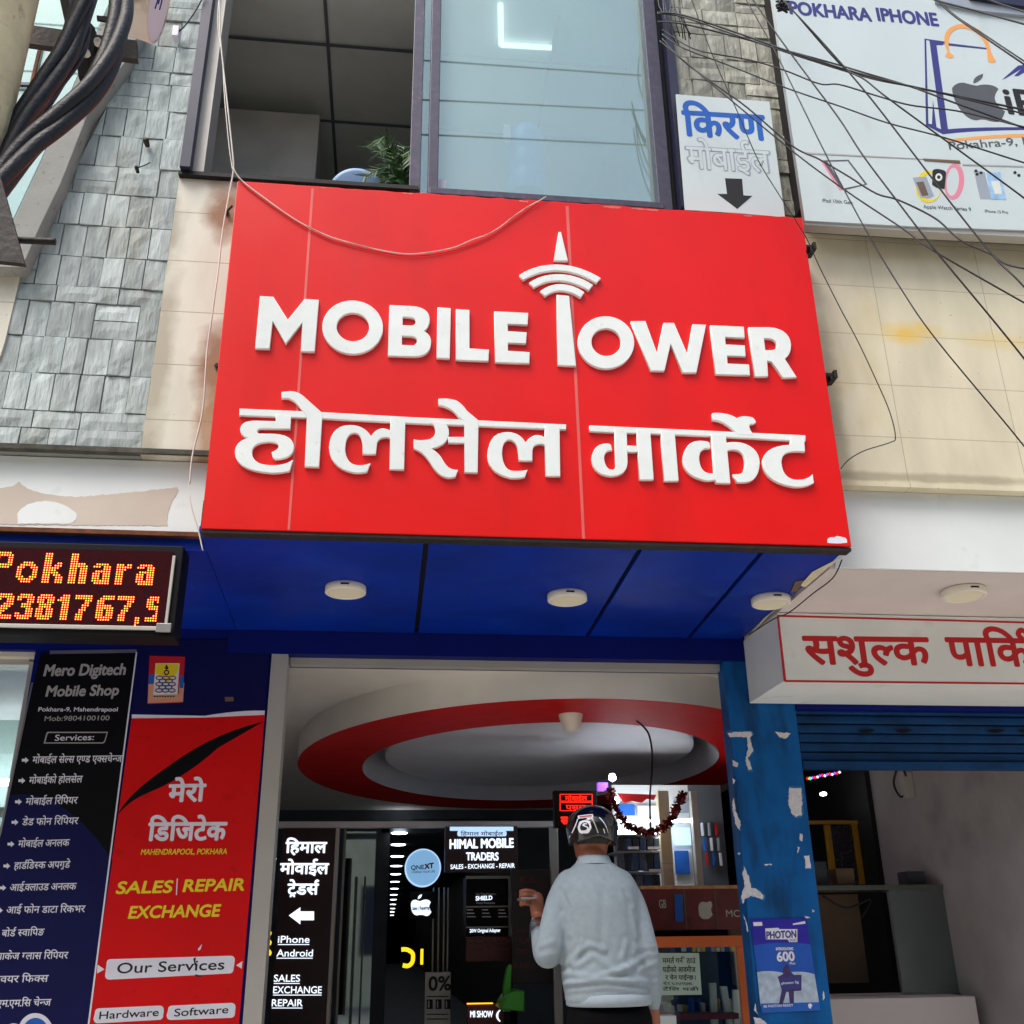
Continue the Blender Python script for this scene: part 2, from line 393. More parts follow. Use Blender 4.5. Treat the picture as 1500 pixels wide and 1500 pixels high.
def text(parent, name, s, p0, p1, h, Y, m, bold=0, shear=0, isdev=False, clip=None, space=1.0):
    """writing on the vertical plane y=Y: baseline from pixel p0 to p1, letters h px tall"""
    W0, W1 = P(*p0, Y), P(*p1, Y)
    hm = P(p0[0], p0[1]-h, Y).z-W0.z
    vs, fs = dev(s) if isdev else glyphs(s, shear, space)
    x0, x1, _, _ = bounds(vs); ref = DHEAD if isdev else CAP
    offs = [(0, 0)]
    if bold:
        sx = ref/hm*abs(W1.x-W0.x)/(x1-x0) if x1 > x0 else 1
        offs += [(bold*math.cos(a)/max(sx, .3), bold*math.sin(a)) for a in [i*math.tau/8 for i in range(8)]]
    V = []; Fc = []; ux = (W1-W0)/(x1-x0); uz = hm/ref
    for i, (dx, dy) in enumerate(offs):
        b = len(V); V += [tuple(W0+ux*(x-x0+dx)+Vector((0, -i*.00003, uz*(y+dy)))) for x, y in vs]
        Fc += [tuple(j+b for j in f) for f in fs]
    me = bpy.data.meshes.new(name); me.from_pydata(V, [], Fc)
    if clip is not None:
        bm = bmesh.new(); bm.from_mesh(me)
        bmesh.ops.bisect_plane(bm, geom=bm.verts[:]+bm.edges[:]+bm.faces[:], plane_co=(clip[0], 0, 0), plane_no=(clip[1], 0, 0), clear_outer=True)
        bm.to_mesh(me); bm.free()
    me.update(); return link(name, me, m, parent)
def ragged(pts, amp, step, seed=1):
    rd = random.Random(seed); out = []
    for i, a in enumerate(pts):
        c_ = pts[(i+1) % len(pts)]; d = math.hypot(c_[0]-a[0], c_[1]-a[1]); n = max(1, int(d/step))
        for j in range(n):
            t = j/n; out.append((a[0]+(c_[0]-a[0])*t+rd.uniform(-amp, amp), a[1]+(c_[1]-a[1])*t+rd.uniform(-amp, amp)))
    return out
def pxpts(s, ox=0, oy=0, k=1):
    return [(ox+float(a.split(',')[0])*k, oy+float(a.split(',')[1])*k) for a in s.split()]
YS, YW, YD = 4.0, 4.2, 5.5          # sign face, upper wall, shop-front wall
FL = .42                            # shop plinth
# ================================================================== SETTING
mb = MB(); mb.sheet([(-60, -60, 0), (60, -60, 0), (60, 5.0, 0), (-60, 5.0, 0)]); struct(mb.build('road', M['asphalt']))
mb = MB(); mb.box(-12, 14, 1.6, 3.6, 0.004, .15, .01); struct(mb.build('pavement', M['paving']))
mb = MB(); mb.box(-12, 14, 3.6, 5.6, 0.006, FL, .01); struct(mb.build('plinth_step', M['paving']))
B = thing('shop_building', 'grey stone and cream tiled shop building with a glazed upper floor and open lobby below', 'building', (0, 5.5, 0))
def bx(name, m, *a, bev=0):
    q = MB(); q.box(*a, bev=bev); return q.build(name, m, B)
xl = -1.14
# upper wall bodies (kept clear of the window opening)
bx('upper_wall', M['mortar'], -6, xl, 4.22, 4.45, 3.53, 9)
bx('tile_band', M['cream_left'], xl, 2.06, YW, 4.45, 3.53, 5.05)
bx('window_ledge', M['joint'], xl, .04, 4.17, 4.5, 5.052, 5.075)
bx('upper_wall', M['cream_right'], 2.06, 9, YW, 4.45, 3.53, 9)
bx('pilaster_core', M['mortar'], 1.43, 2.06, 4.2, 4.45, 5.05, 9)
# stone cladding: every stone its own block
def stones(x0, x1, z0, z1, yf, m, edge=None, seed=3):
    rnd = random.Random(seed); q = MB()
    def block(a, b_, c0, c1):
        g = .003; d = yf-rnd.uniform(.006, .015)
        if b_-a < .02 or c1-c0 < .02: return
        nx = max(2, int((b_-a)/.045)); nz = max(2, int((c1-c0)/.045)); V = []
        tl, tr = rnd.uniform(-.005, .005), rnd.uniform(-.005, .005); split = rnd.random() < .35; dg = rnd.uniform(-.8, .8)
        for j in range(nz+1):
            for i in range(nx+1):
                u, v = i/nx, j/nz; e = (i in (0, nx)) + (j in (0, nz))
                y = d+tl*(u-.5)+tr*(v-.5)+rnd.uniform(-.0009, .0009)+(.004 if e else 0)
                if split and (u-.5)+dg*(v-.5) > 0: y += .005
                V.append(q.bm.verts.new((a+g+(b_-a-2*g)*u, y, c0+g+(c1-c0-2*g)*v)))
        for j in range(nz):
            for i in range(nx): q.bm.faces.new((V[j*(nx+1)+i], V[j*(nx+1)+i+1], V[(j+1)*(nx+1)+i+1], V[(j+1)*(nx+1)+i]))
        bd = [V[i] for i in range(nx+1)]+[V[j*(nx+1)+nx] for j in range(1, nz+1)]+[V[nz*(nx+1)+i] for i in range(nx-1, -1, -1)]+[V[j*(nx+1)] for j in range(nz-1, 0, -1)]
        bk = [q.bm.verts.new((v.co.x, yf+.02, v.co.z)) for v in bd]; n = len(bd)
        for i in range(n): q.bm.faces.new((bd[i], bk[i], bk[(i+1) % n], bd[(i+1) % n]))
    z = z0
    while z < z1:
        kind = rnd.random()
        if kind < .35:
            h = rnd.uniform(.075, .095); x = x1
            while x > x0:
                ww = rnd.choice((.2, .24, .28, .12)); block(max(x-ww, x0), x, z, min(z+h, z1)); x -= ww
        else:
            h = rnd.choice((.17, .18, .19)); x = x1
            while x > x0:
                if rnd.random() < .12:
                    ww = .2; k = rnd.uniform(.4, .6)*h
                    block(max(x-ww, x0), x, z, min(z+k, z1)); block(max(x-ww, x0), x, z+k, min(z+h, z1))
                else:
                    ww = rnd.uniform(.092, .112); block(max(x-ww, x0), x, z, min(z+h, z1))
                x -= ww
        z += h
    if edge:
        for co, no in edge: bmesh.ops.bisect_plane(q.bm, geom=q.bm.verts[:]+q.bm.edges[:]+q.bm.faces[:], plane_co=co, plane_no=no, clear_outer=True)
    return q.build('stone_cladding', m, B, recalc=False)
eA, eB = P(187, 87, 4.18), P(37, 383, 4.18)
nn = Vector((-(eB.z-eA.z), 0, eB.x-eA.x)); nn.normalize()
if nn.x > 0: nn = -nn
stones(-3.0, xl, 3.56, 7.2, 4.215, M['stone'], [(eA, nn)], 3)
stones(1.43, 2.04, 5.06, 7.2, 4.195, M['stone_warm'], None, 8)
bx('drip_edge', mat('drip_dark', '#4e4c45', .9, .4, 14, bump=.5), -6, -.80, 4.185, 4.45, 3.533, 3.556)
# sloping grey plaster reveal and the glazed stair window beside it
def poly_part(name, m, pts, Y, depth, bevel=0, parent=None): return px_shape(name, [pts], Y, m, parent or B, depth, bevel)
poly_part('plaster_reveal', M['grey_plaster'], pxpts('150,30 212,30 187,87 130,165 90,268 60,330 37,383 30,392 -60,392 -60,380 15,335 62,235 112,120'), 4.12, .09, .003)
poly_part('cream_wall', M['cream_left'], pxpts('-60,392 33,390 7,500 0,522 -60,560'), 4.195, .02)
sw = poly_part('stair_window', M['office_grey'], pxpts('-60,-20 175,-20 112,120 62,235 15,335 -60,350'), 4.20, .03)
px_shape('pane', [pxpts('-60,-20 170,-20 110,118 60,233 13,333 -60,348')], 4.185, M['pane'], sw, .01)
px_shape('frame', [pxpts('58,60 62,60 38,165 33,165')], 4.165, M['rust'], sw, .015)
px_shape('frame', [pxpts('-40,118 62,121 62,125 -40,122')], 4.163, M['navy_frame'], sw, .015)
# white fascia bands and ground-floor soffits
bx('fascia_band', M['white'], -6, -.80, 4.25, 4.6, 3.19, 3.525)
poly_part('plaster_patch', mat('bare_plaster', '#cfc2b4', .9, .06, 5), ragged(outline('-40,722 20,712 28,706 | 40,724* 110,728 | 190,722* 260,714 262,718 | 240,752* 246,770 | -40,768'), .8, 4), 4.2485, .003)
poly_part('plaster_patch', M['white'], ragged(outline('26,752 | 32,738* 62,734 | 92,733* 112,752 | 114,764* 100,767 26,767'), .7, 4), 4.2475, .003)
bx('fascia_trim', M['rust'], -6, -.81, 4.235, 4.62, 3.168, 3.188)
q = MB(); q.prism([(-6, 4.27, 3.1135), (-.8295+.002, 4.27, 3.1135), (-.862, 5.535, 3.1135), (-6, 5.535, 3.1135)], (0, 0, .13)); q.build('left_soffit', M['blue'], B)
bx('fascia_band', M['white'], 2.0, 9, 4.25, 4.6, 3.11, 3.50)
bx('fascia_cap', M['cream_right'], 2.06, 9, 4.19, 4.6, 3.502, 3.529)
bx('right_soffit', M['soffit_white'], 1.975, 9, 4.262, 5.52, 3.106, 3.2)
# blue panelled soffit below the sign
ja, jb, jc = (P(625, 795, 4.05), PZ(610, 925, 3.11)), (PZ(937, 806, 3.11), PZ(860, 933, 3.11)), (PZ(1113, 812, 3.11), PZ(1012, 932, 3.11))
xs = [[-.82, -.86], [ja[0].x, ja[1].x], [jb[0].x, jb[1].x], [jc[0].x, jc[1].x], [1.965, 1.965]]
for i in range(4):
    g = .012; gl = .003 if i == 0 else g
    q = MB(); q.prism([(xs[i][0]+gl, 4.02, 3.112), (xs[i+1][0]-g, 4.02, 3.112), (xs[i+1][1]-g, 5.48, 3.112), (xs[i][1]+gl, 5.48, 3.112)], (0, 0, .02)); q.build('soffit_panel', M['blue'], B)
for i in range(4):
    for f in (.06, .5, .94):
        for e in (0, 1):
            fx0, fx1 = xs[i][0]+(xs[i][1]-xs[i][0])*f, xs[i+1][0]+(xs[i+1][1]-xs[i+1][0])*f
            q = MB(); q.lathe([(0, -.0015), (.006, -.001), (.007, .002)], ((fx0+.05) if e == 0 else (fx1-.05), 4.02+1.46*f, 3.1125), seg=8); q.build('screw', M['steel'], B)
bx('soffit_board', M['joint'], -.815, 1.97, 4.03, 5.5, 3.134, 3.25)
for px in ('1235,815 1215,830 1180,860 1172,858 1190,838', '1150,882 1128,900 1100,930 1092,935 1120,905', '1178,850 1168,866 1158,868 1165,852'):
    q = MB(); q.prism([PZ(a, b_, 3.108) for a, b_ in pxpts(px)], (0, 0, .002)); q.build('peeling_patch', M['brown'] if px[:4] == '1178' else M['cream_right'], B)
bx('beam', M['dark_blue'], -.9, 1.98, 5.485, 5.8, 2.985, 3.13)
bx('beam', M['dark_blue'], -6, -.9, 5.495, 5.8, 2.985, 3.113)
bx('pillar', M['dark_blue'], -1.885, -.665, YD, 5.62, FL, 2.985, bev=.004)
bx('pillar', M['pillar_blue'], 1.845, 2.235, YD, 5.625, FL, 3.106, bev=.006)
M['torn'] = mat('torn_paper', '#d5d4d8', .85, .12, 40, bump=.3, bscale=200, dirt=('#8f9096', .5, 60, .58)); M['glue'] = mat('glue_stain', '#2b6aa0', .7, .2, 30)
for s in ('1066,1073 1100,1072 1103,1076 1098,1082 1103,1100 1096,1110 1102,1127 1096,1128 1092,1112 1096,1098 1094,1080 1086,1079 1070,1080', '1136,1072 1158,1074 1152,1082 1142,1080',
          '1073,1113 1082,1118 1081,1123 1074,1122', '1156,1154 1174,1154 1175,1180 1174,1194 1166,1197 1160,1192 1155,1176', '1090,1270 1096,1283 1101,1300 1110,1303 1119,1313 1117,1318 1100,1312 1092,1316 1088,1324 1086,1313 1091,1296 1088,1280',
          '1178,1254 1186,1253 1188,1272 1181,1272', '1074,1168 1078,1190 1085,1206 1084,1217 1078,1208 1073,1185', '1172,1221 1176,1222 1176,1232 1172,1230', '1088,1338 1094,1350 1096,1366 1092,1352', '1104,1490 1116,1492 1124,1500 1106,1500', '1168,1240 1171,1242 1169,1250', '1206,1452 1209,1462 1205,1466',
          '1072,1140 1077,1143 1075,1149', '1080,1250 1084,1249 1083,1253', '1120,1266 1131,1265 1131,1267 1121,1268', '1178,1342 1188,1344 1180,1346', '1106,1470 1110,1486 1105,1480', '1190,1332 1193,1335 1190,1337'):
    poly_part('torn_paper', M['torn'], ragged(pxpts(s), .9, 2.6, len(s)), YD-.0025, .002)
    cx_ = sum(a for a, b_ in pxpts(s))/len(pxpts(s)); cy_ = sum(b_ for a, b_ in pxpts(s))/len(pxpts(s))
    if len(s) > 60: poly_part('glue_stain', M['glue'], ragged([(cx_+(a-cx_)*1.14+.6, cy_+(b_-cy_)*1.08) for a, b_ in pxpts(s)], 1.3, 3, len(s)+1), YD-.0012, .001)
# white door surround
bx('door_frame', M['alu'], -.662, -.575, 5.49, 5.62, FL, 2.983)
bx('door_frame', M['alu'], -.57, 1.84, 5.56, 5.62, 2.945, 2.983)
# upper opening, balcony room
bx('room_ceiling', M['dark_ceiling'], -3, 1.42, 4.34, 8.3, 6.72, 6.9)
for xx in (-.55, .15, .85): bx('ceiling_batten', M['dark_wall'], xx, xx+.02, 4.5, 8.2, 6.709, 6.719)
for yy in (4.85, 5.5, 6.15, 6.8): bx('ceiling_batten', M['dark_wall'], -3, 1.42, yy, yy+.02, 6.703, 6.708)
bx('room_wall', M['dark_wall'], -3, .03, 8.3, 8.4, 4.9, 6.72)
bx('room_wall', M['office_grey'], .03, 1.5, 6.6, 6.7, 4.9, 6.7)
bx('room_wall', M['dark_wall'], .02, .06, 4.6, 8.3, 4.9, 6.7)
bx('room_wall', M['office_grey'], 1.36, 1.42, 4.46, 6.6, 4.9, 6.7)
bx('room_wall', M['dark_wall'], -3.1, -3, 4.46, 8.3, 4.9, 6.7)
bx('room_floor', M['office_grey'], -3, 1.42, 4.46, 8.3, 4.8, 4.9)
bx('partition', M['office_grey'], P(312, 215, 5.3).x, P(465, 215, 5.3).x, 5.3, 5.9, 4.9, P(390, 163, 5.3).z)
bx('opening_frame', M['navy_frame'], P(269, 200, 4.14).x, P(284, 200, 4.14).x, 4.14, 4.3, 5.076, 9)
bx('opening_frame', M['alu'], P(285, 200, 4.16).x, P(302, 200, 4.16).x, 4.2, 4.36, 5.076, 9)
zf0 = P(800, 288, 4.2).z
def vpost(name, m, xa, xb, yp, Y0, Y1, z0=5.05, z1=9): return bx(name, m, P(xa, yp, Y0).x, P(xb, yp, Y0).x, Y0, Y1, z0, z1)
W = thing('office_window', 'tall fixed glass window in a purple grey metal frame above the red sign', 'window', (.7, 4.2, 5.05))
def wpost(xa, xb, yp, Y0, Y1, z0, z1):
    q = MB(); q.box(P(xa, yp, Y0).x, P(xb, yp, Y0).x, Y0, Y1, z0, z1, .004); return q.build('frame', M['frame'], W)
wpost(603, 619, 150, 4.18, 4.33, 5.05, 9); wpost(629.5, 644, 150, 4.2, 4.33, 5.05, 9); wpost(953, 972, 150, 4.2, 4.33, 5.05, 9)
q = MB(); q.box(P(629, 280, 4.19).x, P(972, 290, 4.19).x, 4.19, 4.34, 5.05, P(800, 285, 4.19).z, .004); q.build('frame', M['frame'], W)
q = MB(); q.box(P(644, 150, 4.27).x-.01, P(954, 150, 4.27).x+.01, 4.27, 4.278, 5.06, 9); q.build('pane', M['pane'], W)
q = MB(); q.box(P(618, 150, 4.27).x, P(631, 150, 4.27).x, 4.272, 4.28, 5.06, 9); q.build('pane', M['pane'], W)
px_shape('sticker', [pxpts('643,262 653,263 653,276 643,275')], 4.266, M['white_print'], W, .001)
vpost('black_gap', M['joint'], 971, 986, 150, 4.25, 4.4); vpost('side_post', M['navy_frame'], 984, 996, 150, 4.16, 4.3)
vpost('pilaster_trim', M['joint'], 1149, 1157, 150, 4.12, 4.3)
RLT = thing('ceiling_light', 'thin white L shaped strip light on the office ceiling behind the glass', 'ceiling light', (.7, 5.0, 6.7))
la, lb, lc = PZ(733, 6, 6.69), PZ(734, 66, 6.69), PZ(808, 70, 6.69)
q = MB(); q.tube([la, lb], .018, 6); q.tube([lb, lc], .018, 6); q.build('strip', emit('office_strip', '#eef6f4', 1.6), RLT)
# lobby
bx('lobby_floor', M['interior_floor'], -2.2, 3.9, 5.6, 13.2, .3, FL)
rc = (1.18, 8.5, 2.83)
me = shape_mesh([[(-2.2, 5.62), (5.2, 5.62), (5.2, 13.2), (-2.2, 13.2)], [(rc[0]+1.92*.78*math.cos(k*math.tau/72), rc[1]+2.7*.78*math.sin(k*math.tau/72)) for k in range(72)]], .03)
for v in me.vertices: v.co.z += 3.05
link('lobby_ceiling', me, M['ceil_cream'], B)
bx('lobby_roof', M['dark_wall'], -2.3, 5.3, 5.6, 13.3, 3.3, 3.4)
bx('lobby_wall', M['ceil_grey'], -1.5, -1.4, 5.95, 13.2, FL, 3.02)
bx('back_wall', M['dark_wall'], -1.4, .0, 13.0, 13.2, FL, 3.02)
bx('back_wall', M['dark_wall'], 1.5, 3.9, 13.0, 13.2, FL, 3.02)
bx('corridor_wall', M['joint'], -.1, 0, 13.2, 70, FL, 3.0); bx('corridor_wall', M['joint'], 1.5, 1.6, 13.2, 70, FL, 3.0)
bx('corridor_ceiling', M['dark_wall'], -.1, 1.6, 13.0, 70, 2.76, 2.9); bx('corridor_floor', M['dark_wall'], -.1, 1.6, 13.2, 70, .3, FL)
bx('back_wall', M['dark_wall'], 0, 1.5, 12.99, 13.2, 2.91, 3.02)
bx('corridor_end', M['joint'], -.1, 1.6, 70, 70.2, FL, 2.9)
rc = (1.18, 8.5, 2.83)
q = MB(); q.lathe([(1, .191), (1, .001)], rc, seg=96, sx=1.92, sy=2.7); q.build('ring_side', M['ceil_cream'], B)
q = MB(); q.lathe([(1, 0), (.74, 0)], rc, seg=96, sx=1.92, sy=2.7); q.build('ring_face', M['ring_red'], B)
q = MB(); q.lathe([(.738, .001), (.738, .45)], rc, seg=96, sx=1.92, sy=2.7); q.build('ring_inner_side', M['ceil_grey'], B)
q = MB(); q.lathe([(.8, .44), (0, .44)], rc, seg=96, sx=1.92, sy=2.7); q.build('ring_recess', M['dark_wall'], B)
q = MB(); q.lathe([(.645, .22), (.645, .105), (.635, .10), (.0, .10)], rc, seg=96, sx=1.92, sy=2.7, smooth=False); q.build('ring_disc', M['ceil_grey'], B)
# parking bay on the right
M['bay'] = mat('bay_grey', '#a8a4a5', .8, .1, 3, dirt=('#6d666a', .4, 2, .55))
bx('bay_wall', M['bay'], 3.68, 9, 5.63, 7.75, FL, 3.02)
bx('bay_wall', M['joint'], 3.64, 3.9, 7.75, 12, FL, 3.02)  # near-black colour stands in for the dark space behind the bay
bx('bay_back', M['joint'], 2.3, 3.9, 11.6, 11.7, FL, 3.0)  # near-black too, so the recess reads as dark
bx('bay_lintel', M['dark_blue'], 2.24, 9, 5.5, 5.62, 2.72, 3.1)
q = MB(); z = 2.75
for i in range(6):
    z0 = 2.75-i*.052; q.box(2.25, 9, 5.56+.004*(i % 2), 5.62, z0-.047, z0, .012)
q.box(2.25, 9, 5.53, 5.62, 2.40, 2.438, .006)
sh = q.build('roller_shutter', mat('shutter_blue', '#083a6a', .6, .25, 5, spec=.2, dirt=('#052844', .6, 7, .52)), B)
for u in (1255, 1310, 1445, 1490): px_shape('shutter_mark', [outline('%d,1070 | %d,1066* %d,1069 | %d,1078* %d,1070' % (u, u+14, u+28, u+14, u), 0, 0)], 5.545, M['black'], sh, .002)
# ------------------------------------------------------------------ left neighbour's shop window
L_ = thing('shop_window', 'glass shop window with pale frame left of the black banner', 'window', (-2.3, 5.6, FL))
q = MB(); q.box(-4, -1.9, 5.66, 5.68, FL, 2.93); q.build('pane', M['pane_clear'], L_)
q = MB(); q.box(-1.94, -1.89, 5.6, 5.72, FL, 2.95, .003); q.box(-4, -1.94, 5.6, 5.72, 2.93, 3.02, .003); q.build('frame', M['alu'], L_)
bx('neighbour_room', mat('shop_wall', '#a9b8b0', .7, .05), -4.5, -1.9, 7.4, 7.5, FL, 3.0)
bx('neighbour_room', M['soffit_white'], -4.5, -1.9, 5.7, 7.4, 2.985, 3.0)
bx('beam_panel', M['cream_left'], -4.5, -1.89, 5.54, 5.6, 2.96, 3.05)
# ------------------------------------------------------------------ street opposite
O = thing('opposite_building', 'long beige building across the street behind the viewer', 'building', (0, -10, 0))
q = MB(); q.box(-22, 26, -16, -10, 0, 10.5); q.build('wall', M['cream_right'], O)
for i in range(16):
    for k in range(3):
        q = MB(); q.box(-21+i*2.9, -19.4+i*2.9, -10.01, -9.98, 1.2+k*3.1, 2.9+k*3.1); q.build('window', M['navy_frame'], O)
# ================================================================== THE RED SIGN
SG = thing('shop_sign', 'big red sign with raised white letters MOBILE TOWER over a blue soffit', 'sign', (.58, 4.0, 3.11))
tl, tr, br, bl = P(348, 265, YS), P(1175, 320, YS), P(1247, 800, YS), P(295, 775, YS)
rnd = random.Random(5); top = []
for i in range(61):
    u = i/60; top.append((tl.x+(tr.x-tl.x)*u, 4.887+rnd.uniform(-.004, .003)*(1 if .18 < u else .2)))
sx1 = tr.x
right = [(sx1, 4.70), (sx1-.006, 4.68), (sx1, 4.66)]
me = shape_mesh([top+right+[(sx1, 3.117), (-.806, 3.113)]], .03, .003)
for v in me.vertices: x, z, d = v.co; v.co = (x, YS+.03-d, z)
link('panel', me, M['sign_red'], SG)
q = MB(); q.box(-.806, 1.967, 4.004, 4.062, 3.098, 3.112); q.build('bottom_trim', M['steel'], SG)
def strip(a, b_, wpx, Y, d=.002):
    return [(a[0]-wpx/2, a[1]), (a[0]+wpx/2, a[1]), (b_[0]+wpx/2, b_[1]), (b_[0]-wpx/2, b_[1])]
px_shape('seam', [strip((458, 276), (423, 776), 3.6, YS)], YS-.0042, M['seam'], SG, .002)
px_shape('seam', [strip((831, 302), (855, 789), 4.2, YS)], YS-.0042, M['seam'], SG, .002)
px_shape('sticker', [outline('1212,792 | 1212,786* 1222,787 1226,785 1236,787 | 1241,788* 1241,795 | 1226,797* 1212,795')], YS-.0042, M['white_print'], SG, .001)
px_shape('chip', [ragged(pxpts('760,293.5 774,294.4 773,296.4 761,295.5'), .7, 2.5, 760)], YS-.0040, M['seam'], SG, .001)
px_shape('chip', [ragged(pxpts('884,301.5 910,303.2 909,305.7 885,304.0'), .7, 2.5, 884)], YS-.0040, M['seam'], SG, .001)
px_shape('chip', [ragged(pxpts('925,304.5 965,307.1 964,309.1 926,306.5'), .7, 2.5, 925)], YS-.0040, M['seam'], SG, .001)
px_shape('chip', [ragged(pxpts('1090,315 1102,315.8 1101,317.8 1091,317'), .7, 2.5, 1090)], YS-.0040, M['seam'], SG, .001)
px_shape('chip', [ragged(pxpts('470,274 479,274.6 478,276.6 471,276'), .7, 2.5, 470)], YS-.0040, M['seam'], SG, .001)
px_shape('chip', [ragged(pxpts('590,282 606,283.1 605,284.7 591,283.6'), .7, 2.5, 590)], YS-.0040, M['seam'], SG, .001)
LD = .0175
def letter(Yo, loops, name='letter'): return px_shape(name, loops, YS-LD-Yo, M['letter'], SG, LD+Yo-.002, .0018)
C1, C2, C3, C4 = (370, 420, .14), (570, 420, .14), (750, 330, .15333), (960, 450, .14)
C5, C6, C7, C8 = (340, 560, .18), (590, 560, .18), (850, 590, .126667), (990, 590, .146667)
o_ = outline
letter(0, [o_('78,98 218,106 368,345 545,128 692,138 650,680 505,675 520,375 345,600 210,360 178,650 25,645', *C1)])
letter(0, [ell(1047, 425, 318, 280, 4, *C1), ell(1050, 423, 170, 149, 4, *C1)])
letter(0, [o_('5,192 265,205 | 420,225* 425,340 | 425,420* 365,465 | 440,500* 440,585 | 435,725* 275,730 -14,722', *C2), o_('143,315 225,320 | 278,328* 278,368 | 275,408* 225,408 140,402', *C2), o_('135,515 225,518 | 295,525* 292,570 | 285,615* 235,615 133,608', *C2)])
letter(0, [o_('508,215 645,225 635,752 495,745', *C2)])
letter(0, [o_('700,235 840,243 840,645 1045,658 1040,778 697,765', *C2)])
letter(0, [o_('1100,258 1455,275 1450,398 1240,390 1243,465 1440,478 1432,595 1243,588 1243,670 1470,685 1468,803 1108,790', *C2)])
letter(0, [o_('445,65 468,65 535,340 398,335', *C3)], 'tower_spike')
letter(0, [o_('70,475 | 220,375* 430,375 | 640,378* 850,505 805,555 | 640,440* 440,432 | 250,430* 105,525', *C3)], 'signal_arc')
letter(0, [o_('165,548 | 290,465* 450,468 | 620,470* 775,570 735,622 | 600,538* 455,528 | 315,525* 208,598', *C3)], 'signal_arc')
letter(0, [o_('270,630 | 360,560* 470,563 | 590,568* 692,640 655,692 | 570,630* 470,625 | 390,622* 315,678', *C3)], 'signal_arc')
letter(0, [o_('428,665 545,675 612,1345 435,1335', *C3)])
letter(0, [ell(898, 1120, 270, 250, 6, *C3), ell(900, 1117, 141, 132, 6, *C3)])
letter(0, [o_('-257,148 -104,145 18,480 85,165 195,165 335,490 390,178 530,185 430,685 285,685 160,385 95,668 -50,664', *C4)])
letter(0, [o_('575,190 925,205 935,322 730,312 735,390 935,400 945,515 750,508 755,590 980,600 990,712 630,702', *C4)])
letter(0, [o_('975,210 1190,210 | 1400,225* 1420,390 | 1420,500* 1355,540 1480,735 1335,740 1215,570 1170,560 1180,725 1040,725', *C4), o_('1135,325 1195,328 | 1270,340* 1270,405 | 1270,445* 1215,450 1150,450', *C4)])
letter(0, [o_('62,215 730,243 1451,284 2718,343 2718,385 1451,333 730,294 58,268', *C5)], 'headline')
e_ = .0009
letter(e_, [o_('355,262 480,268 475,380 245,375 | 200,380* 205,405 | 210,420* 250,418 350,420 | 500,430* 505,530 | 500,620* 350,625 330,610 322,570 | 380,545* 378,520 | 375,485* 290,485 | 165,490* 162,570 | 165,670* 310,675 | 430,680* 495,630 470,720 | 400,740* 320,738 | 25,720* 22,570 | 25,480* 135,452 | 65,440* 65,380 | 75,310* 200,312 355,318', *C5)])
letter(2*e_, [o_('402,80 470,72 | 545,72* 600,130 735,250 708,690 590,685 608,275 575,235 | 510,140* 450,128 402,130', *C5)])
letter(e_, [o_('1290,285 1410,290 1400,710 1280,708 1285,455 | 1250,440* 1215,455 | 1180,470* 1178,510 1170,585 1062,583 1060,500 | 1050,410* 990,412 | 925,420* 920,540 | 925,665* 1020,675 | 1080,678* 1125,658 1100,728 | 1050,742* 990,735 | 795,700* 788,530 | 800,350* 960,348 | 1080,350* 1130,440 | 1170,375* 1230,375 | 1270,380* 1285,395', *C5)])
letter(e_, [o_('215,318 335,322 | 378,355* 376,420 | 370,510* 235,540 | 300,580* 325,630 | 370,720* 450,712 430,768 | 390,780* 360,775 | 280,760* 220,650 | 160,560* 88,540 90,465 | 130,475* 180,470 | 265,465* 265,395 | 260,340* 215,322', *C6)])
letter(e_*1.5, [o_('368,445 505,445 505,495 370,492', *C6)])
letter(2*e_, [o_('290,135 | 370,125* 440,150 | 490,180* 520,230 610,305 616,320 610,735 502,732 500,312 455,285 | 400,200* 290,185', *C6)])
letter(e_, [o_('1155,345 1275,350 1282,765 1162,762 1155,510 | 1120,495* 1085,510 | 1055,520* 1055,570 1055,640 945,635 | 940,550* 930,520 | 905,465* 860,468 | 810,480* 808,580 | 815,715* 900,722 | 970,725* 1015,712 995,770 | 950,785* 880,780 | 690,740* 688,590 | 700,405* 850,405 | 950,405* 1000,490 | 1040,432* 1090,430 | 1130,430* 1155,450', *C6)])
letter(0, [o_('108,262 1500,325 2603,377 2606,446 1500,385 107,330', *C7)], 'headline')
letter(e_, [o_('395,300 535,305 548,690 | 540,850* 350,850 | 140,830* 132,640 | 150,470* 310,470 | 345,475* 355,490 370,548 | 280,550* 275,640 | 290,770* 365,775 | 410,770* 410,720', *C7)])
letter(e_*1.5, [o_('545,495 660,500 665,570 545,570', *C7)])
letter(2*e_, [o_('650,310 808,315 850,890 685,890', *C7)])
letter(e_, [o_('930,320 1090,325 1138,905 970,905', *C7)])
letter(2*e_, [o_('350,310 498,315 545,805 400,800 395,770 | 330,785* 270,770 | 75,720* 70,570 | 85,380* 240,380 | 320,380* 335,400 345,455 | 235,440* 232,560 | 245,700* 340,705 385,705', *C8)])
letter(e_, [o_('495,400 | 580,385* 660,400 | 835,450* 838,600 | 830,790* 690,795 610,795 570,715 | 640,718* 660,700 | 690,680* 690,590 | 680,480* 590,470 | 540,465* 505,485', *C8)])
letter(e_, [o_('365,105 | 420,95* 500,110 | 570,125* 610,155 | 660,125* 720,138 | 790,140* 800,200 770,215 | 735,205* 735,240 | 740,280* 785,325 620,320 590,285 | 470,170* 365,172', *C8)])
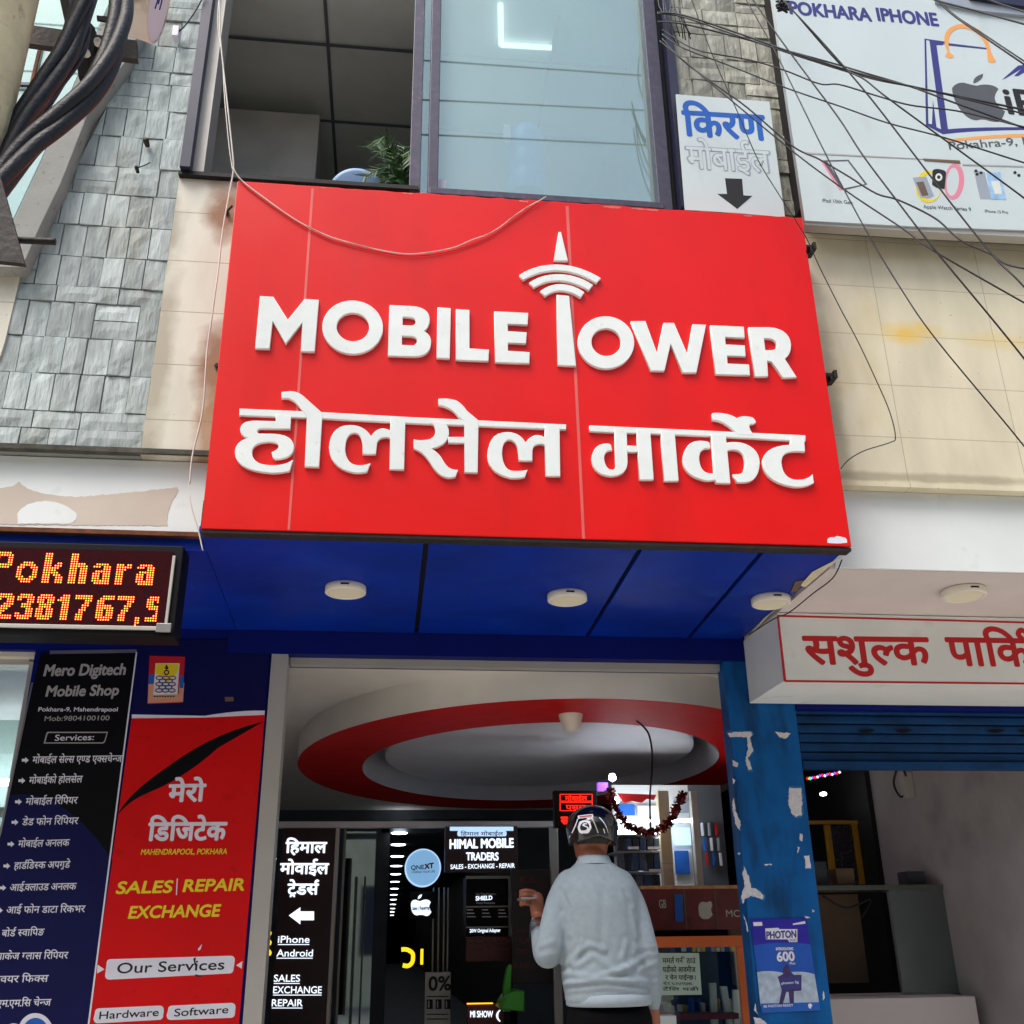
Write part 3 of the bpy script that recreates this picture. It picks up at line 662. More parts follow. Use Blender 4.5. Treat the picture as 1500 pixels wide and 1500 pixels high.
letter(e_, [o_('1140,325 1280,330 1290,490 | 1190,480* 1150,490 | 1055,500* 1055,600 | 1070,765* 1210,770 | 1320,770* 1365,715 1380,800 | 1300,850* 1180,840 | 870,790* 865,590 | 880,430* 1140,420', *C8)])
for (a, b_), lab in (((1186, 366), 'upper of the two small black steel brackets at the right edge of the red sign'), ((1216, 553), 'lower small black steel bracket at the right edge of the red sign')):
    p = P(a, b_, 4.08); q = MB(); q.box(p.x-.05, p.x+.018, 4.05, 4.2, p.z-.008, p.z+.008, .002); q.box(p.x+.004, p.x+.02, 4.04, 4.12, p.z-.022, p.z+.02, .002); q.box(p.x-.012, p.x, 4.05, 4.1, p.z-.028, p.z-.006, .002)
    tag(q.build('sign_bracket', M['steel']), lab, 'bracket', 'brackets holding the red sign')
for (a, b_, r_), lab in (((327, 312, .03), 'rust stained steel stub beside the upper left edge of the red sign'), ((314, 538, .04), 'dark rusty hole and stub beside the middle of the red sign left edge')):
    p = P(a, b_, YW-.002); t = thing('rusty_bracket', lab, 'bracket', p, 'rusty stubs on the cream tiles')
    rr = random.Random(a)
    q = MB(); q.prism([p+Vector((r_*.45*rr.uniform(.5, 1.3)*math.cos(k*math.tau/9)+.015, -.006, r_*.7*rr.uniform(.5, 1.3)*math.sin(k*math.tau/9))) for k in range(9)], (0, .003, 0)); q.build('hole', M['joint'], t)
    q = MB(); q.tube([p+Vector((.01, 0, 0)), p+Vector((.05, -.06, -.004))], .006, 8); q.build('stub', M['steel'], t)
# ================================================================== soffit lamps
def soffit_lamp(px, py, z, r, lab, cap=True):
    p = PZ(px, py, z); t = thing('ceiling_lamp', lab, 'ceiling lamp', p, 'round lamps under the soffits')
    q = MB(); q.lathe([(r*.96, .038), (r, .034), (r, .004), (r*.93, 0), (r*.80, -.001), (r*.78, .003)], p, seg=48); q.build('body', M['lamp_white'], t)
    q = MB(); q.lathe([(r*.78, .002), (0, .0015)], p, seg=48); q.build('diffuser', M['lamp_face'], t)
    for k in (-.12, 0, .12):
        q = MB(); x = p.x+math.sin(k)*r; y = p.y-math.cos(k)*r; q.box(x-.008, x+.008, y-.0015, y+.004, p.z+.016, p.z+.024); q.build('mark', M['ink'], t)
soffit_lamp(506, 870, 3.074, .097, 'off white round lamp on the blue soffit, nearest the LED board')
soffit_lamp(831, 881, 3.074, .097, 'off white round lamp on the middle blue soffit panel')
soffit_lamp(1130, 886, 3.074, .097, 'round lamp beside the peeling edge of the blue soffit')
soffit_lamp(1413, 875, 3.066, .105, 'pale round lamp on the white soffit above the parking sign')
# ================================================================== LED board
YL = 4.2
LB = thing('led_board', 'black LED board with amber dot letters Pokhara and a phone number', 'led board', (-1.5, 4.4, 2.8))
cR = P(261, 870, YL); zt, zb = 3.108, P(200, 932, YL).z
q = MB(); q.box(-2.6, cR.x, YL, YL+.14, zb, zt, .004); q.build('case', M['black'], LB)
scr_r, scr_b, scr_t = P(247, 870, YL).x, P(200, 918, YL).z, P(150, 806, YL).z
q = MB(); q.box(-2.55, scr_r, YL-.004, YL-.001, scr_b, scr_t); q.build('screen', mat('led_screen', '#33060e', .85, .3, 160, spec=.1), LB)
q = MB(); q.box(-2.6, scr_r+.012, YL-.012, YL-.001, scr_b-.016, scr_b, .002); q.box(scr_r, scr_r+.012, YL-.012, YL-.001, scr_b-.001, scr_t-.02, .002); q.build('trim', M['alu'], LB)
q = MB(); q.box(scr_r-.03, scr_r+.03, YL-.018, YL-.0125, scr_b-.026, scr_b+.012, .002); q.build('corner_clip', M['galv'], LB)
G = {'P': ['1111110', '1111111', '1100011', '1100011', '1100011', '1111111', '1111110', '1100000', '1100000', '1100000', '1100000', '1100000', '1100000'],
 'o': ['00111100', '01111110', '11100111', '11000011', '11000011', '11000011', '11100111', '01111110', '00111100'],
 'k': ['11100000']*4+['11100110', '11101110', '11111100', '11111000', '11111100', '11101110', '11100111', '11100111', '11100111'],
 'h': ['1110000']*4+['1111110', '1111111', '1110111']+['1110111']*6,
 'a': ['0111110', '1110111', '0000111', '0111111', '1110111', '1110111', '1110111', '1111111', '0111111'],
 'r': ['111011', '111111', '111100', '111000', '111000', '111000', '111000', '111000', '111000'],
 '2': ['0111110', '1111111', '1100111', '0000111', '0001111', '0011110', '0111100', '1111000', '1110000', '1111111', '1111111'],
 '3': ['0111110', '1111111', '1100111', '0000111', '0011110', '0011110', '0000111', '0000111', '1100111', '1111111', '0111110'],
 '8': ['0111110', '1111111', '1110111', '1110111', '0111110', '0111110', '1110111', '1110111', '1110111', '1111111', '0111110'],
 '1': ['00111', '01111', '11111', '00111', '00111', '00111', '00111', '00111', '00111', '00111', '00111'],
 '7': ['1111111', '1111111', '0000111', '0000110', '0001110', '0001100', '0011100', '0011000', '0111000', '0111000', '0111000'],
 '6': ['0011111', '0111111', '1110000', '1110000', '1111110', '1111111', '1110111', '1110111', '1110111', '1111111', '0111110'],
 '9': ['01111', '11111', '11101', '11100', '11111', '01111', '00001', '00001', '00011', '11111', '11111'], ',': ['11', '11', '11', '10']}
def dots(word, x0, y0, pitch, gaps):
    a0 = P(x0, y0, YL); dp = P(x0+pitch, y0, YL).x-a0.x; dz = a0.z-P(x0, y0+3.42, YL).z; cx = 0
    for ch, g in zip(word, gaps):
        rows = G[ch]; q = MB(); q2 = MB()
        off = 13-len(rows) if word[0] == 'P' else (11-len(rows)+(2 if ch == ',' else 0))
        for j, row in enumerate(rows):
            for i, b_ in enumerate(row):
                if b_ == '1':
                    x, z = a0.x+(cx+i)*dp, a0.z-(j+off)*dz
                    if x > scr_r-.006: continue
                    s_ = dp*.50; q2.bm.faces.new([q2.bm.verts.new((x+s_*math.cos(k*math.tau/8), YL-.0055, z+s_*math.sin(k*math.tau/8))) for k in range(8)]); s_ = dp*.25; q.bm.faces.new([q.bm.verts.new((x+s_*math.cos(k*math.tau/8), YL-.006, z+s_*math.sin(k*math.tau/8))) for k in range(8)])
        lt = q.build('lit_letter', M['glow_amber'], LB); q2.build('glow', M['glow_led_red'], lt)  # red discs paint the bloom around the amber dots
        cx += len(rows[0])+g
dots('Pokhara', -3.0, 810, 3.86, (2, 2, 2, 2, 2, 2, 2))
dots('2381767,9', -1.0, 871, 3.72, (1, 1, 1, 2, 2, 1, 1, 2, 1))
# ================================================================== banners on the left pillar
def banner(name, lab, cat, m, px4, Y, th=.006, rigid=True):
    t = thing(name, lab, cat, P(*px4[0], Y)); px_shape('sheet', [px4], Y, m, t, th); return t
YB = YD-.012
BR = banner('banner', 'red vinyl banner with yellow SALES REPAIR EXCHANGE on the left pillar', 'banner', M['banner_red'], pxpts('193,1051 388,1046 345,1560 122,1560'), YB)
BU = thing('painted_board', 'navy blue board above the red banner', 'board', P(290, 1000, YB)); px_shape('sheet', [pxpts('201,938 396,936 388,1040 300,1049 193,1047')], YB, M['banner_navy'], BU, .006)
px_shape('white_edge', [outline('193,1046.5 300,1048.5 | 350,1040* 388,1041 387.5,1047 300,1051 193,1052')], YB-0.00060, M['white_print'], BU, .001)
px_shape('tape', [pxpts('329,1021 342,1021 342,1027 330,1028')], YB-0.00060, M['brown'], BU, .001)
px_shape('swoosh', [outline('174,1190 | 190,1160* 250,1120 | 310,1075* 386,1057 | 355,1075* 320,1095 | 270,1140* 220,1160 | 190,1172* 174,1192')], YB-0.00060, M['banner_black'], BR, .001)
yb = YB-0.00090
text(BR, 'lettering', 'मेरो', (246, 1174), (299, 1173), 24, yb, M['white_print'], 0.0330, isdev=True)
text(BR, 'lettering', 'िड|िज|टेक', (216, 1231), (330, 1230), 25, yb, M['white_print'], 0.0330, isdev=True)
text(BR, 'lettering', 'MAHENDRAPOOL, POKHARA', (206, 1252), (332, 1251), 8, yb, M['yellow_print'], 0.0180, .15)
text(BR, 'lettering', 'SALES', (170, 1309), (252, 1307), 17, yb, M['yellow_print'], 0.0300, .12)
text(BR, 'lettering', 'REPAIR', (268, 1306), (357, 1304), 17, yb, M['yellow_print'], 0.0300, .12)
px_shape('rule', [pxpts('259,1287 260.4,1287 259,1311 257.6,1311')], yb, M['white_print'], BR, .001)
text(BR, 'lettering', 'EXCHANGE', (188, 1345), (322, 1342), 17, yb, M['yellow_print'], 0.0300, .12)
def pill(x0, y0, x1, y1, x2, y2, x3, y3, r=7): return outline(f'{x0+r},{y0} {x1-r},{y1} | {x1},{y1}* {x1},{y1+r} {x2},{y2-r} | {x2},{y2}* {x2-r},{y2} {x3+r},{y3} | {x3},{y3}* {x3},{y3-r} {x0},{y0+r} | {x0},{y0}* {x0+r},{y0}')
px_shape('label_plate', [pill(156, 1405, 344, 1400, 342, 1426, 154, 1435)], yb, M['white_print'], BR, .001)
px_shape('label_plate', [pill(139, 1477, 240, 1473, 239, 1494, 137, 1499)], yb, M['white_print'], BR, .001)
px_shape('label_plate', [pill(246, 1473, 345, 1469, 344, 1491, 244, 1494)], yb, M['white_print'], BR, .001)
px_shape('arrow_mark', [pxpts('143,1413 153,1420 142,1426')], yb, M['white_print'], BR, .001)
px_shape('arrow_mark', [pxpts('355,1408 346,1414 354,1419')], yb, M['white_print'], BR, .001)
text(BR, 'lettering', 'Our Services', (171, 1426), (328, 1420), 15, yb-0.00056, M['ink'], 0.0120)
text(BR, 'lettering', 'Hardware', (145, 1493), (232, 1488), 11, yb-0.00056, M['ink'], 0.0120)
text(BR, 'lettering', 'Software', (255, 1489), (334, 1484), 11, yb-0.00056, M['ink'], 0.0120)
for s in ('283,1404 287,1402 286,1409 289,1415 285,1414', '285,1427 295,1429 296,1431 288,1431', '290,1390 296,1383 294,1390 291,1393'):
    px_shape('scratch', [pxpts(s)], yb-0.00098, M['ink'] if s[:3] != '290' else M['white_print'], BR, .001)
BK = banner('banner', 'black to navy vinyl banner listing phone services in white', 'banner', M['banner_black'], pxpts('59,957 199,955 128,1500 112,1560 -60,1560 -60,1500'), YB)
px_shape('lower_field', [outline('14,1165 | 90,1150* 165,1260 128,1500 112,1560 -62,1560 -62,1500')], YB-0.00060, M['banner_navy'], BK, .001)
px_shape('edge_line', [pxpts('199,955 201,955 131,1500 128.5,1500')], YB-0.00090, M['white_print'], BK, .001)
px_shape('edge_line', [pxpts('73,953 200,951 200,956 73,958')], YB-0.00090, M['galv'], BK, .003)
px_shape('edge_line', [pxpts('46,1000 48.5,1000 2,1220 -1,1220')], YB-0.00090, M['galv'], BK, .003)
text(BK, 'lettering', 'Mero Digitech', (64, 990), (183, 988), 16, yb, M['alu'], 0.0300, .08)
text(BK, 'lettering', 'Mobile Shop', (67, 1020), (173, 1018), 15, yb, M['alu'], 0.0300, .08)
text(BK, 'lettering', 'Pokhara-9, Mahendrapool', (56, 1042), (172, 1042), 6, yb, M['white_print'], 0.0180)
text(BK, 'lettering', 'Mob:9804100100', (65, 1056), (160, 1055), 7, yb, M['alu'], 0.0072)
px_shape('label_frame', [outline('70,1072 158,1072 154,1086 | 153,1089* 148,1089 64,1089 68,1074'), outline('71.5,1073.5 156.5,1073.5 152.8,1085 | 152,1087.6* 148,1087.6 66,1087.6 69.5,1075')], yb, M['alu'], BK, .001)
text(BK, 'lettering', 'Services:', (80, 1085), (137, 1084), 8.5, yb, M['white_print'], 0.0072)
rows = [(47, 178, 1118, 'मोबाईल| |से|~ल|स| |ए|~ण|ड| |ए|~क|स|चे|~न|ज'), (42, 120, 1148, 'मोबाईको| |होलसेल'), (37, 113, 1179, 'मोबाईल| |िरिपयर'), (32, 114, 1209, 'डेड| |फोन| |िरिपयर'), (26, 101, 1241, 'मोबाईल| |अनलक'), (20, 102, 1273, 'हा|ड|^|िड|~स|क| |अपग|_|डे'), (14, 111, 1305, 'आई|.|~क|लाउड| |अनलक'), (9, 124, 1338, 'आई| |फोन| |डाटा| |िरकभर'), (2, 64, 1372, 'बो|ड|^| |~स|वा|िपङ'), (-14, 99, 1406, 'प्याकेज| |~ग|लास| |िरिपयर'), (-30, 70, 1440, 'स|~फ|टवयर| |िफ|~क|स'), (-6, 74, 1475, 'एम|.|एम|.|िस| |चे|~न|ज')]
for x0, x1, y, s in rows:
    text(BK, 'lettering', s, (x0, y), (x1, y-2), 9.5, yb, M['white_print'], 0.0120, isdev=True)
    if x0 > 4: px_shape('arrow_mark', [pxpts('0,-6.5 5,-6.5 5,-9 10,-4.5 5,0 5,-2.5 0,-2.5', x0-15, y)], yb, M['white_print'], BK, .001)
px_shape('logo', [ell(52, 1513, 26, 29), ell(20, 1513, 14, 14)], yb, M['white_print'], BK, .001); px_shape('logo', [ell(52, 1515, 20, 24)], yb-0.00056, M['blue_print'], BK, .001)
PO = banner('small_poster', 'small bright religious print on the navy board', 'poster', M['red_print'], pxpts('219,960.5 271,962 267,1029 216,1031'), YB-.0012, .001)
px_shape('print_field', [pxpts('228,971.5 263,971.5 260,1017 224,1018')], YB-0.00180, M['paper'], PO, .001)
px_shape('print_field', [pxpts('217.5,1000 226,1000 224,1018 262,1017 263,1000 270,1000 268,1028 216.5,1030')], YB-0.00186, mat('poster_peach', '#d99a78', .6), PO, .001)
px_shape('print_field', [pxpts('229,972.5 262,972.5 260,985 246,1000 227,985')], YB-0.00210, M['yellow_print'], PO, .0005)
px_shape('print_field', [pxpts('218.5,988 226,988 225,1002 217.5,1002')], YB-0.00210, M['blue_print'], PO, .0005)
px_shape('print_field', [pxpts('264,990 269.5,990 268.5,1008 263,1008')], YB-0.00210, M['blue_print'], PO, .0005)
for k in range(5):
    for d in ((-.5, .5) if k % 2 else (-1, 0, 1)):
        e = k*.0001+(d+1)*.00002; cx_ = 243+d*9.5-k*.2
        px_shape('print_loop', [ell(cx_, 993+k*4.6, 5.6, 3.4), ell(cx_, 993+k*4.6, 3.9, 1.7)], YB-.0026-e, M['navy_print'] if d in (-.5, .5, 0) else mat('print_purple', '#7a3a78', .6), PO, .0004)
px_shape('print_loop', [ell(244, 985, 4, 4), ell(244, 985, 2, 2)], YB-0.00240, M['ink'], PO, .0005)
px_shape('print_loop', [pxpts('244,973 247,979 244,981 241,979')], YB-0.00240, M['ink'], PO, .0005)
for x in range(225, 257, 4): px_shape('print_mark', [[(x, 1019.4), (x+2.6, 1019.2), (x+2.6, 1020.8), (x, 1021)]], YB-.0026, M['ink'], PO, .0005)
# ================================================================== poster on the blue pillar
PH = thing('pillar_poster', 'blue phone poster with a mountaineer and the number 600 on the peeling blue pillar', 'poster', P(1150, 1415, YD-.006))
yp = YD-.006
px_shape('sheet', [pxpts('1099,1346 1181,1345 1202,1480 1117,1484')], yp, mat('poster_violet', '#2a1fa0', .35, .15, 8), PH, .003)
px_shape('print_field', [outline('1104,1385 | 1140,1378* 1187,1383 1202,1480 1117,1484')], yp-0.00028, mat('poster_blue', '#1d55b8', .35, .15, 8), PH, .0005)
px_shape('print_field', [outline('1109,1424 | 1130,1420* 1150,1426 | 1170,1420* 1193,1427 1200,1470 1114,1473')], yp-0.00056, mat('poster_snow', '#aebfd2', .4, .2, 30), PH, .0005)
px_shape('print_field', [pxpts('1114,1470 1200,1468 1202,1480 1116,1483')], yp-0.00084, M['blue_print'], PH, .0005)
px_shape('logo_plate', [outline('1121,1360 1140,1359 1142,1361 1168,1361 1168,1380 1156,1380 1154,1376 1122,1376')], yp-0.00084, M['white_print'], PH, .0005)
text(PH, 'lettering', 'PHOTON', (1123, 1375), (1167, 1373), 10, yp-0.00112, M['navy_print'], 0.0360, .1)
text(PH, 'lettering', '5G22', (1157, 1379), (1167, 1378.5), 3.5, yp-0.00112, M['navy_print'], 0.0180)
text(PH, 'lettering', 'INTRODUCING', (1137, 1392), (1162, 1391.5), 4, yp-0.00112, M['white_print'], 0.0360)
text(PH, 'lettering', '600', (1139, 1408), (1164, 1407), 13, yp-0.00112, M['white_print'], 0.0360)
text(PH, 'lettering', 'Plus', (1157, 1413), (1165, 1412.5), 3.5, yp-0.00112, M['white_print'], 0.0180)
px_shape('lettering', [pxpts('1103,1351 1116,1350.5 1117,1356 1104,1356.5')], yp-0.00084, M['white_print'], PH, .0005)
px_shape('lettering', [pxpts('1161,1353 1179,1349 1180,1353 1162,1355')], yp-0.00084, M['white_print'], PH, .0005)
text(PH, 'lettering', 'BE PHOTON READY', (1119, 1476), (1162, 1474), 3.5, yp-0.00112, M['white_print'], 0.0180)
px_shape('logo_mark', [outline('1184,1471 | 1188,1468* 1190,1473 | 1188,1476* 1187,1478 | 1183,1475* 1184,1471')], yp-0.00112, M['white_print'], PH, .0005)
px_shape('figure_print', [outline('1152,1413 | 1157,1414* 1157,1422 1163,1428 1174,1428 1174,1451 1163,1452 1163,1470 1157,1470 1155,1453 1152,1453 1147,1470 1141,1472 1145,1450 1141,1436 1139,1431 1147,1427 | 1146,1416* 1152,1413')], yp-0.00126, mat('figure_violet', '#3a2a63', .5, .2, 30), PH, .0005)
px_shape('figure_print', [pxpts('1140,1432 1172,1430 1173,1448 1145,1450')], yp-0.00154, M['navy_print'], PH, .0005)
text(PH, 'lettering', 'photon 5g', (1145, 1442), (1170, 1440), 3.5, yp-0.00182, M['white_print'], 0.0180)
# ================================================================== hanging paper banner and billboard
HB = thing('painted_banner', 'white banner with blue Devanagari lettering and a black down arrow', 'banner', P(1065, 310, 4.13))
px_shape('sheet', [outline('990,138 1127,149 1150,318 1080,312 1003,307')], 4.12, M['vinyl'], HB, .004)
text(HB, 'lettering', 'िक|रण', (1003, 198), (1123, 205), 35, 4.1193, M['blue_print'], 0.0270, isdev=True)
text(HB, 'lettering', 'मोबाईल', (1007, 246), (1131, 253), 31, 4.1193, M['pale_print'], 0.0300, isdev=True)
text(HB, 'lettering', 'मोबाईल', (1008.5, 246), (1129.5, 253), 31, 4.1186, M['vinyl'], 0.0072, isdev=True)
px_shape('arrow_mark', [pxpts('1062,261 1087,262 1089,286 1102,287 1080,306 1051,284 1065,284')], 4.1193, M['ink'], HB, .001)
BB = thing('billboard', 'large white vinyl billboard showing a purple shopping bag emblem and phones', 'billboard', (4, 4.1, 5.0))
ybb = 4.05
px_shape('sheet', [pxpts('1132,0 1118,-120 1900,-60 1900,362 1500,337 1350,332 1179,323')], ybb, M['vinyl'], BB, .03)
px_shape('frame', [pxpts('1178,323 1350,331.5 1500,337 1900,361 1900,370 1500,347 1350,339 1180,329')], ybb+.01, M['alu'], BB, .06)
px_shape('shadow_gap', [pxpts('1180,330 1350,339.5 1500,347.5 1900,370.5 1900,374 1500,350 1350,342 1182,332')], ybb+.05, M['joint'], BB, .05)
px_shape('frame', [pxpts('1370,-20 1900,10 1900,40 1500,22 1440,16 1372,2')], ybb-.02, M['pale_print'], BB, .03)
px_shape('frame', [pxpts('1420,-20 1900,0 1900,22 1500,9 1422,-4')], ybb-.04, M['navy_frame'], BB, .03)
yv = ybb-.0008
text(BB, 'lettering', 'POKHARA', (1158, 20), (1277, 31), 18, yv, M['navy_print'], 0.0330)
text(BB, 'lettering', 'IPHONE', (1287, 30), (1375, 38), 18, yv, M['navy_print'], 0.0330)
C9 = (1330, 0, .14667)
px_shape('bag_emblem', [o_('165,385 375,415 350,450 285,450 400,1290 | 700,1260* 1600,1275 1600,1295 | 700,1290* 350,1340 180,1250', *C9), o_('182,400 215,405 330,1290 285,1270 250,1000 240,1240 205,1235', *C9)], yv, M['navy_print'], BB, .001)
px_shape('bag_emblem', [o_('360,425 790,478 790,492 370,450', *C9)], yv-0.00028, M['navy_print'], BB, .001)
px_shape('bag_emblem', [o_('360,1400 | 900,1320* 1700,1330 1700,1360 | 900,1360* 400,1420', *C9)], yv, M['orange_print'], BB, .001)
px_shape('bag_handle', [o_('370,560 395,520 370,450 | 330,270* 520,240 | 780,250* 820,480 | 830,540* 880,610 | 850,640* 800,610 | 790,540* 790,500 | 740,300* 540,280 | 400,290* 405,440 415,520 460,560 | 440,600* 370,560', *C9)], yv-0.00056, M['orange_print'], BB, .001)
px_shape('fruit_emblem', [o_('440,880 | 480,820* 560,825 | 640,850* 690,855 | 760,835* 830,850 | 880,860* 905,890 | 855,950* 870,1000 | 900,1070* 970,1110 | 950,1180* 915,1215 | 850,1220* 790,1200 | 740,1185* 690,1200 | 620,1200* 560,1140 | 450,1020* 440,880', *C9)], yv, M['grey_print'], BB, .001)
px_shape('fruit_emblem', [o_('655,830 | 640,770* 750,735 | 755,800* 655,835', *C9)], yv, M['grey_print'], BB, .001)
px_shape('mountain_emblem', [o_('940,795 1100,655 1200,640 1500,800 1450,800 1220,690 1100,760 1060,760 1130,690 980,780', *C9)], yv, M['navy_print'], BB, .001)
text(BB, 'lettering', 'iPhone', (1478, 166), (1660, 185), 36, yv, M['ink'], 0.0240)
text(BB, 'lettering', 'Pokahra-9, Mahendrapool', (1391, 219), (1630, 204), 11, yv, M['grey_print'], 0.0120)
CA = (1180, 220, .21333)
px_shape('tablet_print', [o_('105,70 295,65 425,235 265,275 245,265', *CA), o_('150,78 290,75 408,232 262,262', *CA)], yv, M['grey_print'], BB, .001)
px_shape('tablet_print', [o_('100,70 118,78 250,270 235,275', *CA)], yv-0.00028, M['pink_print'], BB, .001)
text(BB, 'lettering', 'iPad 10th Gen', (1205, 296), (1249, 299), 5, yv, M['grey_print'], 0.0120)
px_shape('watch_print', [ell(1020, 215, 68, 125, 5, *CA), ell(1010, 215, 42, 98, 5, *CA)], yv, M['pink_print'], BB, .001)
px_shape('watch_print', [ell(845, 250, 90, 110, 0, *CA), ell(860, 250, 72, 90, 0, *CA)], yv-0.00028, M['yellow_print'], BB, .001)
px_shape('watch_print', [o_('735,190 | 800,180* 830,185 880,310 | 850,335* 790,325', *CA)], yv-0.00056, M['pale_print'], BB, .001)
px_shape('watch_print', [o_('760,220 810,215 845,310 800,315', *CA)], yv-0.00084, M['brown'], BB, .001)
px_shape('watch_print', [o_('872,140 | 890,120* 940,135 | 965,140* 965,160 955,265 | 900,265* 870,235', *CA)], yv-0.00084, M['ink'], BB, .001)
px_shape('watch_print', [ell(915, 185, 24, 26, 0, *CA), ell(915, 185, 12, 13, 0, *CA)], yv-0.00112, M['paper'], BB, .001)
text(BB, 'lettering', 'Apple Watch Series 9', (1353, 305), (1423, 309), 5, yv, M['grey_print'], 0.0120)
px_shape('phone_print', [o_('1155,140 1230,150 1275,335 1200,335', *CA)], yv, M['pale_print'], BB, .001)
px_shape('phone_print', [o_('1240,155 1335,150 1380,340 1275,340', *CA)], yv-0.00028, mat('phone_blue', '#9fc4e6', .5, .2, 30), BB, .001)
px_shape('phone_print', [o_('1275,215 1330,210 1350,300 1300,300', *CA)], yv-0.00056, M['paper'], BB, .001)
for a, b_ in ((1170, 142), (1205, 155), (1178, 165), (1438, 153), (1465, 172)): px_shape('phone_print', [ell(a, b_, 11, 10, 0, *CA)], yv-0.00056, M['ink'], BB, .001)
text(BB, 'lettering', 'iPhone 15 Pro', (1443, 311), (1477, 313), 4, yv, M['grey_print'], 0.0120)
px_shape('crease', [pxpts('1180,223 1260,227 1330,231 1400,236 1407,239 1350,233 1260,229 1180,225')], yv-0.00140, M['alu'], BB, .002)
px_shape('crease', [pxpts('1352,232 1406,235 1407,239 1354,235')], yv-0.00224, M['brown'], BB, .002)
px_shape('crease', [pxpts('1410,240 1500,243 1500,244.5 1410,242')], yv-0.00140, M['alu'], BB, .002)
# ================================================================== parking sign
PS = thing('parking_sign', 'white box sign with red Devanagari lettering in a thin red border', 'sign', (3.2, 5.2, 2.75))
q = MB(); q.box(1.968, 6, 4.935, 5.49, 2.745, 3.102, .003); q.build('box', M['white'], PS)
yk = 4.9343
px_shape('border', [pxpts('1139,900.5 1900,921 1900,924 1140,903.5')], yk, M['red_print'], PS, .002)
px_shape('border', [pxpts('1150,996 1900,1004 1900,1007 1150,999')], yk, M['red_print'], PS, .002)
px_shape('border', [pxpts('1138,902 1141,902 1152,998 1148,998')], yk-.0003, M['red_print'], PS, .002)
text(PS, 'lettering', 'स|शु|~ल|क', (1181, 972), (1365, 973.5), 39, yk, M['red_print'], 0.0270, isdev=True)
text(PS, 'lettering', 'पा|िक|^|ङ', (1392, 974), (1556, 976), 39, yk, M['red_print'], 0.0270, isdev=True)
# ================================================================== wires across the street front
def run(name, lab, px, r, Y0, Y1, m=M['wire'], group='black cables strung across the shop front', ox=1000, oy=0, k=1/3, cat='cable'):
    pts = pxpts(px, ox, oy, k); n = len(pts); L = [P(a, b_, Y0+(Y1-Y0)*i/(n-1)) for i, (a, b_) in enumerate(pts)]
    if name == 'overhead_cable':      # carried on to the next street pole, right of the view
        d = (L[-1]-L[-2]).normalized(); L += [L[-1]+d*.5, Vector((6.4, 2.85, min(5.6, max(3.4, L[-1].z+d.z*2.2))))]
    q = MB(); q.tube(L, r, 6, 6); return tag(q.build(name, m), lab, cat, group)
cables = [
 ('-110,55 0,66 250,148 480,230 800,330 1100,400 1500,482 1800,540', .0045, 'thick black cable, topmost of the bundle crossing the billboard'),
 ('-110,60 0,75 250,160 480,238 800,338 1000,380 1200,425 1500,500 1800,570', .0035, 'black cable just below the topmost one crossing the billboard'),
 ('-110,95 0,105 230,160 400,207 650,275 800,320 1000,380 1190,450 1500,562 1800,670', .004, 'black cable fanning lowest from the bundle over the bag emblem'),
 ('-90,130 0,190 60,218 130,235 300,265 450,310 600,368 690,372 850,420 1000,462 1190,485 1350,520 1500,558 1800,620', .0035, 'kinked black cable dipping across the middle of the billboard'),
 ('-90,150 0,210 210,290 450,385 700,470 900,540 1150,605 1500,715 1800,800', .0033, 'straight black cable ending beside the phone pictures'),
 ('-90,170 0,265 140,370 280,470 480,640 600,700 720,770 850,850 950,880 1110,960 1220,1055 1350,1115 1420,1160 1500,1180 1700,1220', .004, 'wavy black cable passing under the tablet picture'),
 ('-100,180 0,262 200,430 490,670 720,840 960,1000 1100,1100 1500,1330 1800,1490', .0035, 'black cable sloping from the window post down over the cream wall'),
 ('240,-90 280,0 390,195 490,395 640,700 810,1020 960,1270 1120,1500 1500,1960 1750,2300', .003, 'steep thin cable through the left end of the billboard'),
 ('240,-100 310,0 420,160 560,350 690,525 790,680 940,880 1110,1100 1440,1500 1800,1960', .0038, 'steep black cable crossing the tablet caption to the right edge'),
 ('390,-60 440,0 600,170 800,400 1010,670 1200,920 1370,1130 1500,1260 1800,1600', .0038, 'steep black cable crossing the watch picture'),
 ('430,-10 471,30 690,280 800,350 900,430 1200,650 1500,870 1800,1100', .0035, 'black cable sloping from the knot towards the phone pictures'),
 ('1050,-70 1120,0 1180,60 1300,145 1500,282 1800,480', .004, 'black cable over the orange bag handle, lower of the close pair'),
 ('1060,-80 1125,0 1200,70 1330,155 1500,268 1800,460', .003, 'black cable over the orange bag handle, upper of the close pair'),
 ('1040,-30 1110,0 1300,50 1500,106 1800,190', .0042, 'black cable sloping gently over the top right of the billboard'),
 ('1250,-50 1350,0 1500,52 1800,160', .004, 'black cable cutting the top right corner of the billboard')]
for px, r_, lab in cables: run('overhead_cable', lab, px, r_, 3.95 if px[0] == '-' else 3.5, 3.0)
run('service_wire', 'thin dark wire hanging from the banner down the right edge of the red sign', '20,-60 40,0 130,240 240,490 330,700 420,850 540,1040 600,1170 690,1350 770,1500 850,1670 910,1810 935,1920 910,1945 800,1980 730,2020 695,2060', .0026, 3.93, 3.93)
run('service_wire', 'thin dark wire running under the blue soffit to the parking sign corner', '700,2460 660,2540 570,2610 470,2690 400,2720 290,2790', .003, 4.0, 4.9)
q = MB(); p = P(1146, 8, 3.9)
rr = random.Random(2)
for i in range(9):
    a = [p+Vector((rr.uniform(-.035, .035), rr.uniform(-.02, .02), rr.uniform(-.035, .03))) for _ in range(5)]; q.tube(a+[a[0]], .005, 5, 5)
